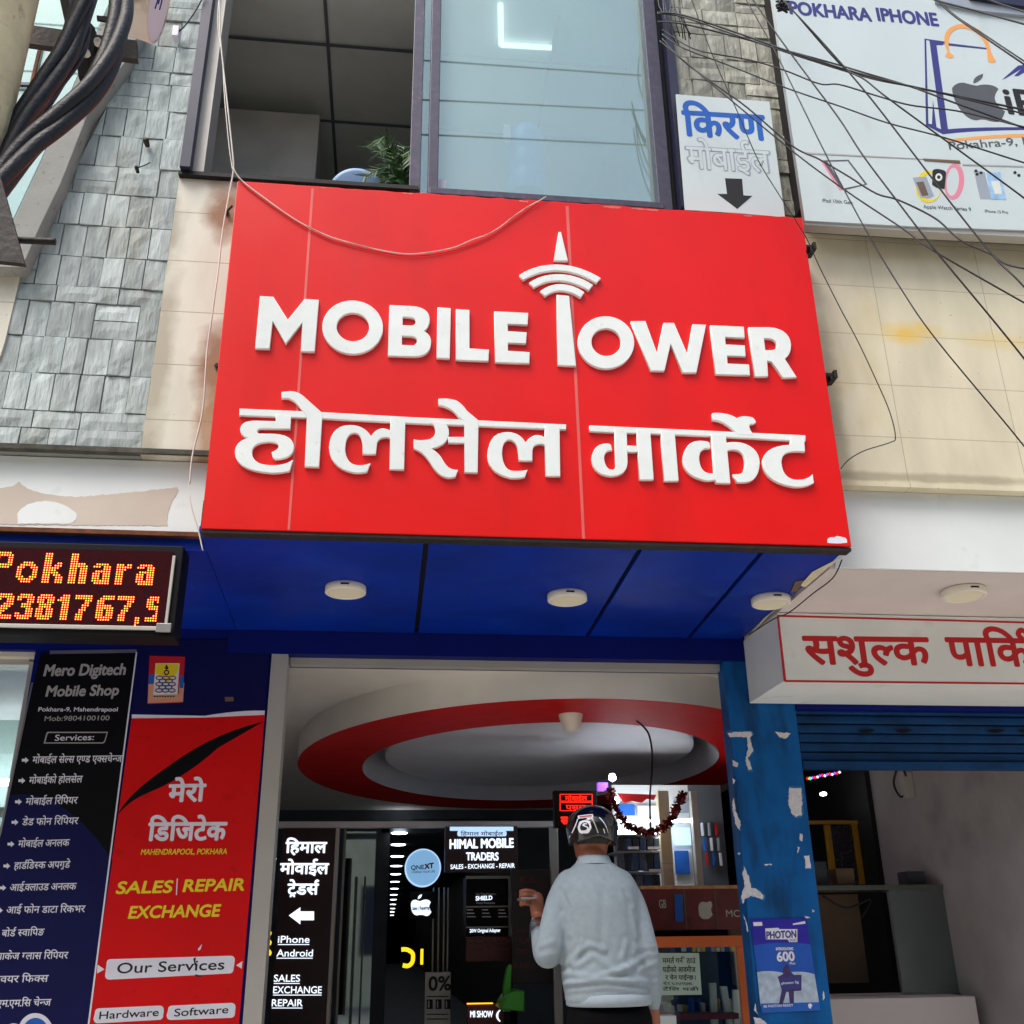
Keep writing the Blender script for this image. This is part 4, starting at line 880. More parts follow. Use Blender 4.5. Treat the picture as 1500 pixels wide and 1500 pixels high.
tag(q.build('cable_knot', M['wire']), 'tangled black cable knot at the billboard top corner', 'cable')
q = MB(); rr = random.Random(4)
for i in range(9):
    x = 966+i*4; q.tube([P(x, -40, 4.05), P(x+rr.uniform(-4, 6), 8+rr.uniform(-6, 6), 4.02), P(x+rr.uniform(0, 12), 26+rr.uniform(-8, 10), 4.0), P(x+rr.uniform(8, 20), 60+rr.uniform(-10, 10), 4.03)], .0035, 5, 5)
tag(q.build('cable_tangle', M['wire']), 'bunch of black cables tied to the post right of the big window', 'cable')
run('white_wire', 'pale twin wire hanging beside the left edge of the red sign', '318,-20 321,0 323,57 332,143 340,217 342,247 337,277 327,333 320,393 310,467 303,517 297,600 282,667 278,708', .0042, 4.02, 4.1, M['white_wire'], 'pale wires by the red sign', 0, 0, 1, 'wire')
run('white_wire', 'second strand of the pale wire leading up past the balcony', '323,-20 319,30 326,90 329,143 336,217 341,250', .003, 4.03, 4.05, M['white_wire'], 'pale wires by the red sign', 0, 0, 1, 'wire')
run('white_wire', 'short pale wire end over the corner of the blue soffit', '277,725 281,745 290,775 297,806', .003, 4.1, 4.1, M['white_wire'], 'pale wires by the red sign', 0, 0, 1, 'wire')
run('sign_wire', 'red brown twin wire sagging across the top of the red sign', '342,247 352,262 378,283 430,320 470,341 500,352 560,367 605,372 660,364 690,352 715,343 735,331 750,319 770,305 788,295 800,288', .0028, 3.985, 3.985, M['rust_white'], 'wires draped on the red sign', 0, 0, 1, 'wire')
run('sign_wire', 'dark lower strand of the wire sagging across the red sign', '342,248 352,265 378,287 430,323 470,345 500,356 560,370 605,375 660,368 715,348 745,328 788,297', .0018, 3.99, 3.99, M['red_wire'], 'wires draped on the red sign', 0, 0, 1, 'wire')
# wires over the street, seen mirrored in the office window
for (a, b_), lab in ((((647, 90), (948, 111)), 'street wire high over the road, topmost of three'), (((645, 147), (955, 162)), 'street wire high over the road, middle of three'), (((645, 198), (958, 213)), 'street wire high over the road, lowest of three')):
    pts = []
    for p_ in (a, b_):
        h = P(*p_, 4.27); d = ray(*p_); d = Vector((d.x, -d.y, d.z)); pts.append(h+d*((-3-h.y)/d.y))
    v = pts[1]-pts[0]; q = MB(); q.tube([pts[0]-v*4, pts[0], pts[1], pts[1]+v*4], .012, 6)
    tag(q.build('street_wire', M['wire']), lab, 'wire', 'wires over the street')
# ================================================================== left foreground: pole, bundles, bracket, round sign
Yp = 1.9
e0 = P(22, 110, Yp)
q = MB(); r0 = .16
q.lathe([(r0*1.12, 0), (r0, e0.z), (r0*.97, 7)], (e0.x-r0, Yp, 0), seg=40); tag(q.build('utility_pole', M['concrete']), 'rough beige concrete pole at the left edge of the street', 'pole')
q = MB(); q.lathe([(.17, 0), (.15, 4), (.13, 7)], (6.5, 2.85, 0), seg=32); tag(q.build('utility_pole', M['concrete']), 'concrete pole further right along the street carrying the black cables', 'pole')
def bundle(lab, px, Y0, Y1, rad, strands, twist, sd):
    pts = pxpts(px, 0, 0, .26667); n = len(pts); L = catmull([P(a, b_, Y0+(Y1-Y0)*i/(n-1)) for i, (a, b_) in enumerate(pts)], 14)
    q = MB(); acc = 0
    for s in range(strands):
        out = []; acc = 0
        for i, p in enumerate(L):
            t = (L[min(i+1, len(L)-1)]-L[max(i-1, 0)]); 
            if i: acc += (p-L[i-1]).length
            t.normalize(); a = t.cross(Vector((0, 1, 0))).normalized(); b_ = t.cross(a); an = acc*twist+s*math.tau/strands+sd
            out.append(p+(a*math.cos(an)+b_*math.sin(an))*rad*.5)
        q.tube(out, rad*.62 if strands == 3 else rad*.45, 12)
    tag(q.build('cable_bundle', M['cable']), lab, 'cable', 'thick twisted power cables on the pole')
bundle('thick twisted black cable, left of the two running down from the bracket', '520,-160 490,-60 460,20 410,150 350,310 240,490 130,660 40,860 -40,1060 -100,1250', 2.05, 1.9, .027, 3, 4.2, .4)
bundle('thick twisted black cable, right of the two curving below the round sign', '620,-160 650,-60 665,30 655,150 600,320 490,500 330,660 170,800 30,960 -60,1070 -140,1180', 2.0, 1.85, .028, 3, 4.2, 1.6)
bundle('thinner black cable looping behind the twisted pair', '440,-160 400,-40 420,60 480,150 440,300 330,470 230,620 150,800 60,960 -40,1100', 2.12, 1.95, .010, 3, 9, 0)
BRK = thing('pole_bracket', 'dark rusty steel bracket crossing behind the twisted cables', 'bracket', P(110, 55, 2.2))
q = MB(); q.prism([P(a*.26667, b_*.26667, 2.2) for a, b_ in pxpts('60,118 145,133 750,222 752,322 720,318 130,232 60,222')], (0, .02, 0)); q.build('cross_bar', M['steel'], BRK)
q = MB(); q.prism([P(a*.26667, b_*.26667, 2.17) for a, b_ in pxpts('320,-40 420,-40 440,60 520,150 525,230 500,330 470,420 430,420 420,330 400,200 360,140')], (0, .02, 0)); q.build('strap', M['black'], BRK)
for a, b_ in ((473, 295), (540, 236)):
    p = P(a*.26667, b_*.26667, 2.16); q = MB(); q.lathe([(0, -.014), (.008, -.012), (.011, -.004), (.011, .004)], p, (0, 1, 0), 12); q.build('bolt', M['white_wire'], BRK)
q = MB(); q.prism([P(a*.26667, b_*.26667, 2.19) for a, b_ in pxpts('530,84 600,90 600,118 532,108')], (0, .006, 0)); q.build('slot', M['joint'], BRK)
PLT = thing('steel_plate', 'dark angled steel plate with a threaded rod at the left edge', 'bracket', P(10, 330, 1.7))
q = MB(); q.prism([P(a, b_, 1.7) for a, b_ in pxpts('-60,120 0,258 36,386 -10,381 -60,376')], (0, .012, 0)); q.build('plate', M['steel'], PLT)
q = MB(); a, b_ = P(10, 351, 1.72), P(81, 354, 1.72); n = 60
q.lathe([((.0062 if i % 2 else .0072), (b_-a).length*i/n) for i in range(n+1)]+[(0, (b_-a).length)], a, (b_-a), 14); q.build('threaded_rod', M['steel'], PLT)
RS = thing('round_sign', 'round white projecting sign with a rust stained rim', 'sign', P(225, 5, 3.2))
cc = P(232, 2, 3.2); dv_ = (cc-CAM).normalized(); ax = (Vector((dv_.y, -dv_.x, 0)).normalized()*.97-dv_*.24).normalized(); R_ = .165
q = MB(); q.lathe([(R_*.97, -.10), (R_, -.095), (R_, 0), (R_*.985, .006), (R_*.95, .006), (R_*.94, .002)], cc, ax, 56); q.build('rim', M['rust_white'], RS)
q = MB(); q.lathe([(R_*.94, .002), (0, .002)], cc, ax, 56); q.build('face', M['white_print'], RS)
q = MB(); q.lathe([(R_*.97, -.10), (0, -.10)], cc, ax, 56); q.build('back', M['rust'], RS)
q = MB(); e1 = ax.orthogonal().normalized(); e2 = ax.cross(e1)
for k, (u, v) in enumerate(((-.04, .03), (-.01, .05), (.02, .03))): q.tube([cc+ax*.004+e1*(u*1.2)+e2*(v-.06), cc+ax*.004+e1*(u+.02)+e2*v, cc+ax*.004+e1*(u-.01)+e2*(v+.05)], .003, 5, 5)
q.build('lettering', M['navy_print'], RS)
q = MB(); q.tube([P(204, 10, 3.25), P(207, 30, 3.6), P(205, 38, 4.2)], .015, 8); q.build('arm', M['steel'], RS)
q = MB(); p = P(260, 50, 4.17); q.box(p.x-.02, p.x+.012, 4.14, 4.19, p.z-.04, p.z+.03, .004); CL = q.build('cable_clip', M['white_print']); tag(CL, 'small white clip on the stone cladding beside the round sign', 'clip')
run('service_wire', 'short black wire from the white clip up to the window frame', '262,46 272,36 285,18 294,2 300,-10', .004, 4.15, 4.12, M['wire'], 'black cables strung across the shop front', 0, 0, 1)
t = thing('wall_hook', 'small dark hook and round bolt on the grey stone cladding', 'hook', P(212, 203, 4.15))
p = P(213, 203, 4.15); q = MB(); q.lathe([(0, .002), (.012, .004), (.015, .012), (.012, .05)], p, (0, 1, 0), 14); q.build('bolt', M['steel'], t)
p = P(200, 246, 4.15); q = MB(); q.lathe([(0, -.012), (.009, -.01), (.009, .03)], p, (0, 1, 0), 10); q.tube([p, P(212, 242, 4.11), P(220, 238, 4.12)], .003, 5); q.build('hook', M['steel'], t)
# ================================================================== behind the parapet: plant and dish
PLN = thing('potted_palm', 'green feathery palm leaves beside the purple window post', 'plant', P(580, 280, 4.5))
q = MB(); rr = random.Random(11)
stem = MB()
for i in range(15):
    a0 = P(592, 290, 4.55); tipx, tipy = rr.uniform(535, 604), rr.uniform(212, 268)
    b1 = P((592+tipx)/2+rr.uniform(-8, 8), min(tipy, 262)-rr.uniform(-4, 14), 4.5+rr.uniform(-.1, .15)); c1 = P(tipx, tipy, 4.45+rr.uniform(-.1, .2))
    L = catmull([a0, b1, c1], 9); stem.tube(L, .003, 4)
    for j in range(3, len(L)):
        t_ = (L[j]-L[j-1]).normalized()
        for s in (-1, 1):
            n_ = t_.cross(Vector((rr.uniform(-.3, .3), 1, rr.uniform(-.3, .3)))).normalized()*s; l_ = rr.uniform(.05, .085); d_ = (n_+t_*.9+Vector((0, 0, -.3))).normalized(); wv = t_*.006
            q.bm.faces.new([q.bm.verts.new(v) for v in (L[j]-wv, L[j]+wv, L[j]+d_*l_*.6+wv*.7, L[j]+d_*l_, L[j]+d_*l_*.6-wv*.7)])
q.build('leaves', M['leaf'], PLN, recalc=False); stem.build('stem', mat('stem', '#5b7a2a', .5), PLN)
p = P(523, 289, 4.53); q = MB(); q.lathe([(.0, -.03), (.13, -.022), (.155, 0), (.158, .008), (.14, .012), (0, .016)], p, (0.05, -1, -.35), 40)
tag(q.build('blue_dish', mat('pale_blue', '#8fb0d8', .5)), 'pale blue round dish showing above the red sign', 'dish')
WB = thing('water_bottle', 'large blue water dispenser bottle standing behind the office glass', 'bottle', P(772, 275, 4.5))
q = MB(); p = P(772, 290, 4.5); hb = P(772, 165, 4.5).z-p.z; s_ = hb/.5
q.lathe([(.125, 0), (.13, .02), (.13, .12), (.122, .14), (.13, .16), (.13, .25), (.122, .27), (.13, .29), (.13, .40), (.10, .46), (.05, .49), (.0, .5)], p, seg=40, sx=.85, sy=.85)
q.build('bottle', mat('water_blue', '#2f93f5', .25, .05), WB)
q = MB(); p = P(742, 200, 4.42); q.box(p.x-.02, p.x+.02, 4.38, 4.42, p.z-.05, p.z+.05, .006); q.build('tap', M['white_print'], WB)
# ================================================================== INSIDE THE LOBBY
def panel(name, lab, cat, m, px, Y, depth=.05, bev=.003, group=None):
    x0, y0, x1, y1 = px; p = P((x0+x1)/2, y1, Y); t = thing(name, lab, cat, p, group)
    q = MB(); q.pxbox(x0, y0, x1, y1, Y, depth, bev); q.build('panel', m, t); return t
HV = panel('lightbox_sign', 'tall maroon lightbox with white Devanagari lettering and a left arrow', 'lightbox', M['maroon'], (404, 1213, 486, 1530), 8.0, .12)
q = MB(); q.pxbox(484, 1213, 489, 1530, 7.99, .14, .002); q.build('edge_trim', M['alu'], HV)
yh = 7.99
text(HV, 'lettering', 'िहमाल', (418, 1249), (478, 1249), 15, yh, M['glow_white'], 0.0300, isdev=True)
text(HV, 'lettering', 'मोवाईल', (410, 1280), (481, 1280), 15, yh, M['glow_white'], 0.0300, isdev=True)
text(HV, 'lettering', 'टे|_|डस|^', (421, 1310), (466, 1310), 15, yh, M['glow_white'], 0.0300, isdev=True)
px_shape('arrow_mark', [pxpts('423,1341 440,1329 440,1335 460,1335 460,1348 440,1348 440,1354')], yh, M['glow_white'], HV, .001)
for s, x0, x1, y in (('iPhone', 407, 453, 1381), ('Android', 405, 458, 1401), ('SALES', 401, 439, 1438), ('EXCHANGE', 400, 471, 1455), ('REPAIR', 398, 443, 1474)):
    text(HV, 'lettering', s, (x0, y), (x1, y), 10, yh, M['glow_white'], 0.0110)
    px_shape('underline', [[(x0, y+2), (x1, y+2), (x1, y+3.2), (x0, y+3.2)]], yh, M['glow_white'], HV, .001)
HM = panel('hanging_sign', 'maroon hanging lightbox reading HIMAL MOBILE TRADERS', 'lightbox', M['maroon'], (652, 1210, 758, 1277), 8.6, .12)
px_shape('top_strip', [pxpts('659,1211 752,1211 752,1217 659,1217')], 8.59, M['glow_soft'], HM, .001)
px_shape('label_plate', [pill(670, 1217, 742, 1217, 742, 1225, 670, 1225, 3)], 8.588, M['glow_soft'], HM, .001)
text(HM, 'lettering', 'िहमाल मोबाईल', (675, 1224), (737, 1224), 5, 8.586, M['ink'], 0.0150, isdev=True)
text(HM, 'lettering', 'HIMAL MOBILE', (659, 1243), (752, 1241), 13, 8.59, M['glow_white'], 0.0350)
text(HM, 'lettering', 'TRADERS', (683, 1260), (730, 1260), 11, 8.59, M['glow_white'], 0.0300)
text(HM, 'lettering', 'SALES - EXCHANGE - REPAIR', (660, 1273), (754, 1271), 6.5, 8.59, M['glow_white'], 0.0150)
QN = thing('round_lightbox', 'round pale blue glowing sign beside the maroon hanging sign', 'lightbox', P(619, 1272, 9.5))
p = P(619.5, 1271, 9.5); rr_ = (P(646, 1271, 9.5)-p).length
q = MB(); q.lathe([(rr_, .08), (rr_, 0), (rr_*.93, -.004)], p, (0, 1, 0), 48); q.build('rim', M['glow_soft'], QN)
q = MB(); q.lathe([(rr_*.93, -.002), (0, -.002)], p, (0, 1, 0), 48); q.build('face', M['glow_blue'], QN)
text(QN, 'lettering', 'QNE', (602, 1274), (621, 1273), 6, 9.49, M['ink'], 0.0250); text(QN, 'lettering', 'XT', (622, 1273), (635, 1271), 7, 9.488, M['red_print'], .06)
text(QN, 'lettering', 'CHARGE YOUR LIFE', (603, 1279), (637, 1278), 3, 9.49, M['ink'], 0.0100)
FN = thing('neon_sign', 'small glowing fruit shaped sign on a black plate below the round blue sign', 'lightbox', P(617, 1330, 9.6))
q = MB(); q.pxbox(600, 1306, 638, 1346, 9.6, .04, .003); q.build('plate', M['black'], FN)
px_shape('emblem', [outline('602,1325 | 602,1318* 609,1318 | 613,1320* 616,1320 | 622,1317* 626,1318 | 630,1319* 631,1322 | 628,1326* 629,1329 | 630,1334* 632,1336 | 627,1344* 622,1341 | 616,1339* 611,1341 | 602,1340* 602,1325', 0, 0)], 9.59, M['glow_white'], FN, .001)
px_shape('emblem', [outline('612,1317 | 612,1311* 618,1310 | 618,1316* 612,1317')], 9.59, M['glow_white'], FN, .001)
text(FN, 'lettering', 'Sales | Repairing', (604, 1333), (629, 1332), 5, 9.585, M['blue_print'], .03)
SHW = panel('display_cabinet', 'dark glass display cabinet with a shield poster inside', 'cabinet', M['black'], (683, 1284, 750, 1372), 8.8, .4)
text(SHW, 'lettering', 'SHIELD', (697, 1319), (721, 1318), 6, 8.79, M['glow_white'], 0.0300)
text(SHW, 'lettering', 'Our Complimentary', (697, 1311), (727, 1311), 3, 8.79, M['white_print'], 0.0150)
text(SHW, 'lettering', 'Phone Protection', (698, 1324), (725, 1324), 3, 8.79, M['white_print'], 0.0150)
for x in (684, 706, 730):
    for y in (1334, 1339, 1344): px_shape('print_mark', [[(x, y-2), (x+13-(y % 3)*2, y-2), (x+13-(y % 3)*2, y-.4), (x, y-.4)]], 8.79, M['white_print'], SHW, .001)
text(SHW, 'lettering', '20W Original Adapter', (688, 1366), (733, 1365), 5, 8.79, M['glow_white'], 0.0200)
q = MB(); q.pxbox(683, 1283, 746, 1287, 8.78, .03); q.pxbox(683, 1327, 748, 1329, 8.78, .02); q.pxbox(683, 1357, 748, 1359, 8.78, .02); q.pxbox(745, 1283, 748, 1372, 8.775, .03); q.build('frame', M['galv'], SHW)
MS = panel('showroom_sign', 'dark red panel with dim MI SHOWROOM lettering', 'sign', M['red_panel'], (683, 1372, 748, 1408), 8.7, .05)
text(MS, 'lettering', 'MI SHOWROOM', (686, 1384), (748, 1383), 8, 8.69, M['brown'], 0.0150); text(MS, 'lettering', 'POKHARA', (709, 1394), (744, 1393), 6, 8.69, M['brown'], 0.0150)
KS = panel('trader_sign', 'dark maroon panel with dim K.S. TRADERS lettering behind the man', 'sign', mat('maroon_panel', '#1c090c', .45), (750, 1273, 830, 1440), 8.3, .06)
for s, x0, x1, y, h in (('K.S.', 762, 786, 1293, 9), ('TRADERS', 752, 796, 1316, 8), ('MI', 757, 770, 1367, 6), ('SALES', 760, 800, 1382, 8), ('DO', 757, 774, 1398, 8), ('REPAIR', 752, 800, 1418, 7)):
    text(KS, 'lettering', s, (x0, y), (x1, y), h, 8.29, M['red_panel'], 0.0150)
M2 = panel('lower_sign', 'small backlit MI SHOW sign at the foot of the cabinet', 'sign', M['red_panel'], (683, 1470, 738, 1520), 8.4, .06)
text(M2, 'lettering', 'MI SHOW', (689, 1490), (722, 1490), 9, 8.39, M['glow_white'], 0.0250); text(M2, 'lettering', '(', (727, 1492), (733, 1492), 12, 8.39, M['glow_white'], 0.0250)
q = MB(); q.pxbox(684, 1469, 722, 1471, 8.39, .01); q.build('strip_light', M['glow_yellow'], M2)
GC = thing('office_chair', 'bright green plastic chair behind the dark panels', 'chair', P(750, 1480, 8.0))
px_shape('backrest', [outline('738,1482 | 734,1450* 742,1420 | 746,1410* 750,1414 | 748,1450* 748,1482')], 8.0, M['green'], GC, .05, .008)
px_shape('seat', [outline('733,1478 | 740,1448* 768,1452 768,1482')], 7.85, M['green'], GC, .35, .01)
q = MB(); q.tube([P(752, 1478, 8.05), P(752, 1640, 8.05)], .03, 10); q.build('post', M['black'], GC)
ZP = panel('zero_percent_poster', 'grey poster with a big 0% standing near the corridor', 'poster', M['galv'], (622, 1424, 660, 1520), 9.2, .02)
text(ZP, 'lettering', '0%', (628, 1451), (660, 1450), 20, 9.19, M['ink'], 0.0250)
for x in (623, 636, 649): px_shape('print_block', [[(x+2, 1464), (x+11, 1464), (x+11, 1478), (x+2, 1478)], [(x+4, 1466), (x+6, 1466), (x+6, 1476), (x+4, 1476)]], 9.19, M['ink'], ZP, .001)
for y in (1459, 1485, 1492): px_shape('print_block', [[(625, y), (657, y), (657, y+1.5), (625, y+1.5)]], 9.19, M['ink'], ZP, .001)
q = MB(); L = [P(588, 1391, 9), P(596, 1391, 9), P(604, 1396, 9), P(605, 1404, 9), P(603, 1411, 9), P(597, 1415, 9), P(590, 1414, 9)]; q.tube(L, .016, 8, 6)
tag(q.build('ring_light', M['glow_yellow']), 'bright yellow curved light deep in the lobby', 'light')
for y0, x in ((1388, 617), (1394, 619)):
    pass
q = MB(); q.pxbox(616, 1390, 620, 1413, 9.4, .03, .003); tag(q.build('strip_light', M['glow_yellow']), 'small yellow strip light beside the yellow ring', 'light')
# corridor lamps
ys_ = [1221, 1238, 1255, 1269, 1281, 1292, 1302, 1311, 1318, 1325, 1331, 1336, 1341]
for y in ys_:
    p = PZ(585-(y-1221)*.09, y, 2.752)
    q = MB(); q.lathe([(.10, .006), (.09, 0), (0, 0)], (p.x, p.y, 2.752), seg=20, sy=1.3)
    tag(q.build('corridor_downlight', M['down']), 'one of the white downlights running in a row down the corridor ceiling', 'downlight', 'corridor downlights')
# aluminium shop fronts along the lobby
SF = thing('glass_partition', 'dark glass partition with green tinted edges and slim metal posts', 'partition', P(520, 1500, 9.5))
for x, ww in ((514, 4), (528, 2.5), (496, 3)): q = MB(); q.pxbox(x, 1284 if x > 510 else 1214, x+ww, 1560, 9.5, .05, .003); q.build('post', mat('green_edge', '#3c5a4c', .3) if x > 510 else M['galv'], SF)
q = MB(); q.pxbox(496, 1218, 545, 1560, 9.56, .01); q.build('pane', M['pane_dim'], SF)
SF2 = thing('glass_partition', 'row of slim bright metal posts right of the corridor', 'partition', P(650, 1500, 9.9))
for x in (632, 640, 648, 654): q = MB(); q.pxbox(x, 1300, x+2.5, 1560, 9.9, .04, .002); q.build('post', M['galv'], SF2)
q = MB(); q.pxbox(393, 1203, 812, 1212, 9.0, .08, .003); tag(q.build('door_header', M['ceil_grey']), 'long grey header rail above the lobby signs', 'rail')
q = MB(); q.pxbox(810, 1210, 822, 1560, 8.1, .06, .003); tag(q.build('metal_post', M['galv']), 'bright metal post just left of the man', 'post')
for i, (x0, y0, x1, y1) in enumerate(((391, 1222, 404, 1226), (391, 1256, 404, 1259))):
    q = MB(); q.pxbox(x0, y0, x1, y1, 8.6, .05, .003); tag(q.build('spot_light', M['glow_white']), ('upper' if i == 0 else 'lower')+' small white light left of the tall maroon lightbox', 'light')
for y in (1335, 1352, 1366, 1380, 1395):
    q = MB(); p = P(391, y, 8.4); q.lathe([(0, -.03), (.03, -.02), (.035, 0), (.02, .02), (0, .03)], p, seg=12); tag(q.build('gold_light', M['glow_yellow']), 'tiny golden light in the shop left of the tall lightbox', 'light', 'golden lights')
# red LED display and little lights over the shop
RL = panel('led_display', 'small black display glowing with red dot lettering above the helmet', 'led board', M['black'], (812, 1158, 875, 1212), 7.6, .08)
for (x0, y0, x1, y1) in ((820, 1163, 868, 1174), (820, 1175, 868, 1188)):
    px_shape('border', [[(x0, y0), (x1, y0), (x1, y1), (x0, y1)], [(x0+1, y0+1), (x0+1, y1-1), (x1-1, y1-1), (x1-1, y0+1)]], 7.59, M['glow_red'], RL, .001)
text(RL, 'lettering', 'मोबाईल', (828, 1172.5), (860, 1172.5), 6, 7.59, M['glow_red'], 0.0150, isdev=True)
text(RL, 'lettering', 'पसल', (829, 1186.5), (858, 1186.5), 7, 7.59, M['glow_red'], 0.0150, isdev=True)
text(RL, 'lettering', 'स', (822, 1207), (832, 1207), 10, 7.59, M['glow_red'], 0.0400, isdev=True)
q = MB(); q.pxbox(876, 1146, 891, 1158, 7.6, .05, .004); tag(q.build('purple_lamp', M['glow_purple']), 'tiny glowing purple lamp over the phone shop', 'light')
for (x, y), lab in (((897, 1139), 'small white bulb beside the purple lamp'), ((902, 1172), 'white glowing bulb at the end of the tinsel')):
    q = MB(); q.lathe([(0, -.03), (.025, -.015), (.028, 0), (.018, .025), (0, .03)], P(x, y, 7.5), seg=14); tag(q.build('bulb', M['tube']), lab, 'light')
# phone shop shelves
YR = 7.6
PSH = thing('shop_shelf', 'bright back shelf of the phone shop with tube lights', 'shelf', P(960, 1295, YR))
q = MB(); q.pxbox(900, 1150, 1062, 1310, YR+.35, .05); q.build('back_panel', M['white'], PSH)
for y in (1222, 1247, 1277): q = MB(); q.pxbox(900, y, 968, y+2.5, YR, .34, .002); q.build('shelf_board', M['galv'], PSH)
for (x0, y0, x1, y1) in ((908, 1200, 1014, 1204), (900, 1216, 968, 1221)): q = MB(); q.pxbox(x0, y0, x1, y1, YR+.02, .03, .004); q.build('tube_light', M['tube'], PSH)
q = MB(); q.pxbox(1015, 1150, 1062, 1310, YR+.3, .04); q.build('dark_panel', M['dark_wall'], PSH)
for (x0, x1, m_, lab) in ((968, 984, 'brown', 'beige post in front of the phone shelves'), (1017, 1026, 'galv', 'slim pale post right of the phone shelves')):
    q = MB(); q.pxbox(x0, 1158, x1, 1300, YR-.1, .06, .003); tag(q.build('shop_post', M['cream_right'] if m_ == 'brown' else M['alu']), lab, 'post')
bxn = []
def goods(x0, y0, x1, y1, m, n, nm, lab, grp, gap=.15):
    w_ = (x1-x0)/n; first = None
    for i in range(n):
        a, b_ = x0+i*w_+w_*gap/2, x0+(i+1)*w_-w_*gap/2
        q = MB(); q.pxbox(a, y0, b_, y1, YR+.04, .06, .004); t = q.build(nm, m[i % len(m)]); tag(t, lab, 'box', grp)
box_ms = [mat('box_slate', '#58657a', .4, .3, 40), mat('box_dark', '#272c38', .4, .3, 40), mat('box_blue', '#38517c', .4, .3, 40)]
goods(905, 1250, 968, 1275, box_ms, 6, 'phone_case_box', 'slim boxed phone case standing on the middle lit shelf', 'phone case boxes on the middle shelf')
goods(905, 1228, 968, 1245, box_ms[1:], 6, 'earphone_box', 'small dark boxed earphones hanging under the tube light', 'boxes on the top shelf')
goods(905, 1281, 968, 1300, box_ms[::-1], 5, 'charger_box', 'small boxed charger on the lowest lit shelf', 'boxes on the low shelf')
for (x0, y, x1), lab in (((920, 1240, 936), 'left'), ((949, 1240, 968), 'right'), ((951, 1273, 969), 'lower')):
    q = MB(); q.pxbox(x0, y, x1, y+4, YR-.01, .004); tag(q.build('price_tag', M['white_print']), lab+' white price tag on the lit phone shelves', 'tag', 'price tags')
q = MB(); q.prism([P(a, b_, YR-.02) for a, b_ in pxpts('905,1162 962,1164 958,1172 948,1170 940,1176 926,1173 914,1176')], (0, .01, 0)); tag(q.build('red_pennant', M['red_print']), 'red cloth pennant over the phone shelves', 'flag')
q = MB(); rr = random.Random(6); L = catmull([P(a, b_, YR-.25) for a, b_ in pxpts('893,1158 905,1190 925,1212 950,1219 972,1212 985,1196 994,1178 1000,1164')], 10)
for p in L:
    for _ in range(10):
        d = Vector((rr.uniform(-1, 1), rr.uniform(-1, 1), rr.uniform(-1, 1))).normalized()*rr.uniform(.02, .045); s_ = d.cross(Vector((.3, 1, .2))).normalized()*.005
        q.bm.faces.new([q.bm.verts.new(v) for v in (p-s_, p+s_, p+d+s_, p+d-s_)])
tag(q.build('tinsel_garland', mat('tinsel', '#7a3030', .25, .8, 60, metal=.8), recalc=False), 'shiny dark red tinsel garland hung across the phone shop', 'garland')
q = MB(); q.tube([P(a, b_, 6.4) for a, b_ in pxpts('932,1056 940,1062 950,1075 955,1100 955,1130 952,1170 953,1215')], .006, 6, 6); tag(q.build('hanging_wire', M['wire']), 'black wire dangling from the ceiling ring', 'wire')
SM = thing('smoke_sensor', 'small white dome sensor under the red ceiling ring', 'sensor', PZ(836, 1052, 2.83))
p = PZ(836, 1047, 2.83); q = MB(); q.lathe([(.075, 0), (.072, -.02), (.06, -.06), (.045, -.10), (.02, -.11), (0, -.112)], p, seg=28); q.build('dome', M['lamp_white'], SM)
for i in range(9):
    x = 1028+i*3.4; q = MB(); q.pxbox(x, 1205+(i % 3)*22, x+2.9, 1224+(i % 3)*22, YR+.24, .03, .003)
    tag(q.build('hanging_packet', [M['white_print'], M['blue_print'], M['red_print'], M['pale_print']][i % 4]), 'small hanging accessory packet on the dark panel by the blue pillar', 'packet', 'hanging packets')
for i, (x0, x1, y0, y1, m_) in enumerate(((906, 930, 1178, 1194, 'blue_print'), (934, 964, 1180, 1196, 'white_print'), (988, 1012, 1172, 1190, 'pale_print'), (988, 1012, 1212, 1238, 'glow_soft'), (990, 1010, 1246, 1280, 'blue_print'))):
    q = MB(); q.pxbox(x0, y0, x1, y1, YR+.3, .03, .003); tag(q.build('shelf_card', M[m_]), ('blue card at the upper left', 'white card at the upper middle', 'pale card between the two posts, top', 'softly lit screen between the two posts', 'tall blue pack between the two posts')[i]+' of the phone shop back wall', 'card')
# red counter, orange cabinet with a notice
RC = panel('counter_panel', 'worn red counter front with a white fruit sticker, right of the man', 'counter', mat('counter_red', '#6a2222', .4, .25, 9, dirt=('#2a1010', .6, 12, .55)), (940, 1301, 1088, 1362), 6.9, .3)
q = MB(); q.pxbox(938, 1297, 1086, 1302, 6.88, .34, .003); q.build('top_edge', mat('counter_edge', '#c08a5a', .5, .3, 30), RC)
for x in (1003, 1048): q = MB(); q.pxbox(x, 1303, x+2, 1361, 6.895, .004); q.build('joint', M['brown'], RC)
px_shape('fruit_sticker', [outline('1023,1330 | 1024,1320* 1031,1321 | 1034,1323* 1040,1320 | 1044,1322* 1043,1328 | 1040,1332* 1044,1340 | 1038,1348* 1034,1346 | 1028,1348* 1024,1340', 0, 0)], 6.893, M['alu'], RC, .001)
px_shape('sticker', [pxpts('988,1310 1000,1310 1001,1350 989,1350')], 6.893, M['blue_print'], RC, .001)
text(RC, 'lettering', 'MC', (1064, 1343), (1084, 1343), 10, 6.893, M['alu'], 0.0150); text(RC, 'lettering', 'GB', (966, 1330), (976, 1330), 12, 6.893, M['alu'], 0.0150)
OC = thing('display_cabinet', 'orange framed glass cabinet with a paper notice taped inside', 'cabinet', P(1030, 1500, 6.3))
ox0, ox1 = P(955, 1440, 6.3).x, P(1090, 1400, 6.3).x; oz1 = P(1030, 1371, 6.3).z
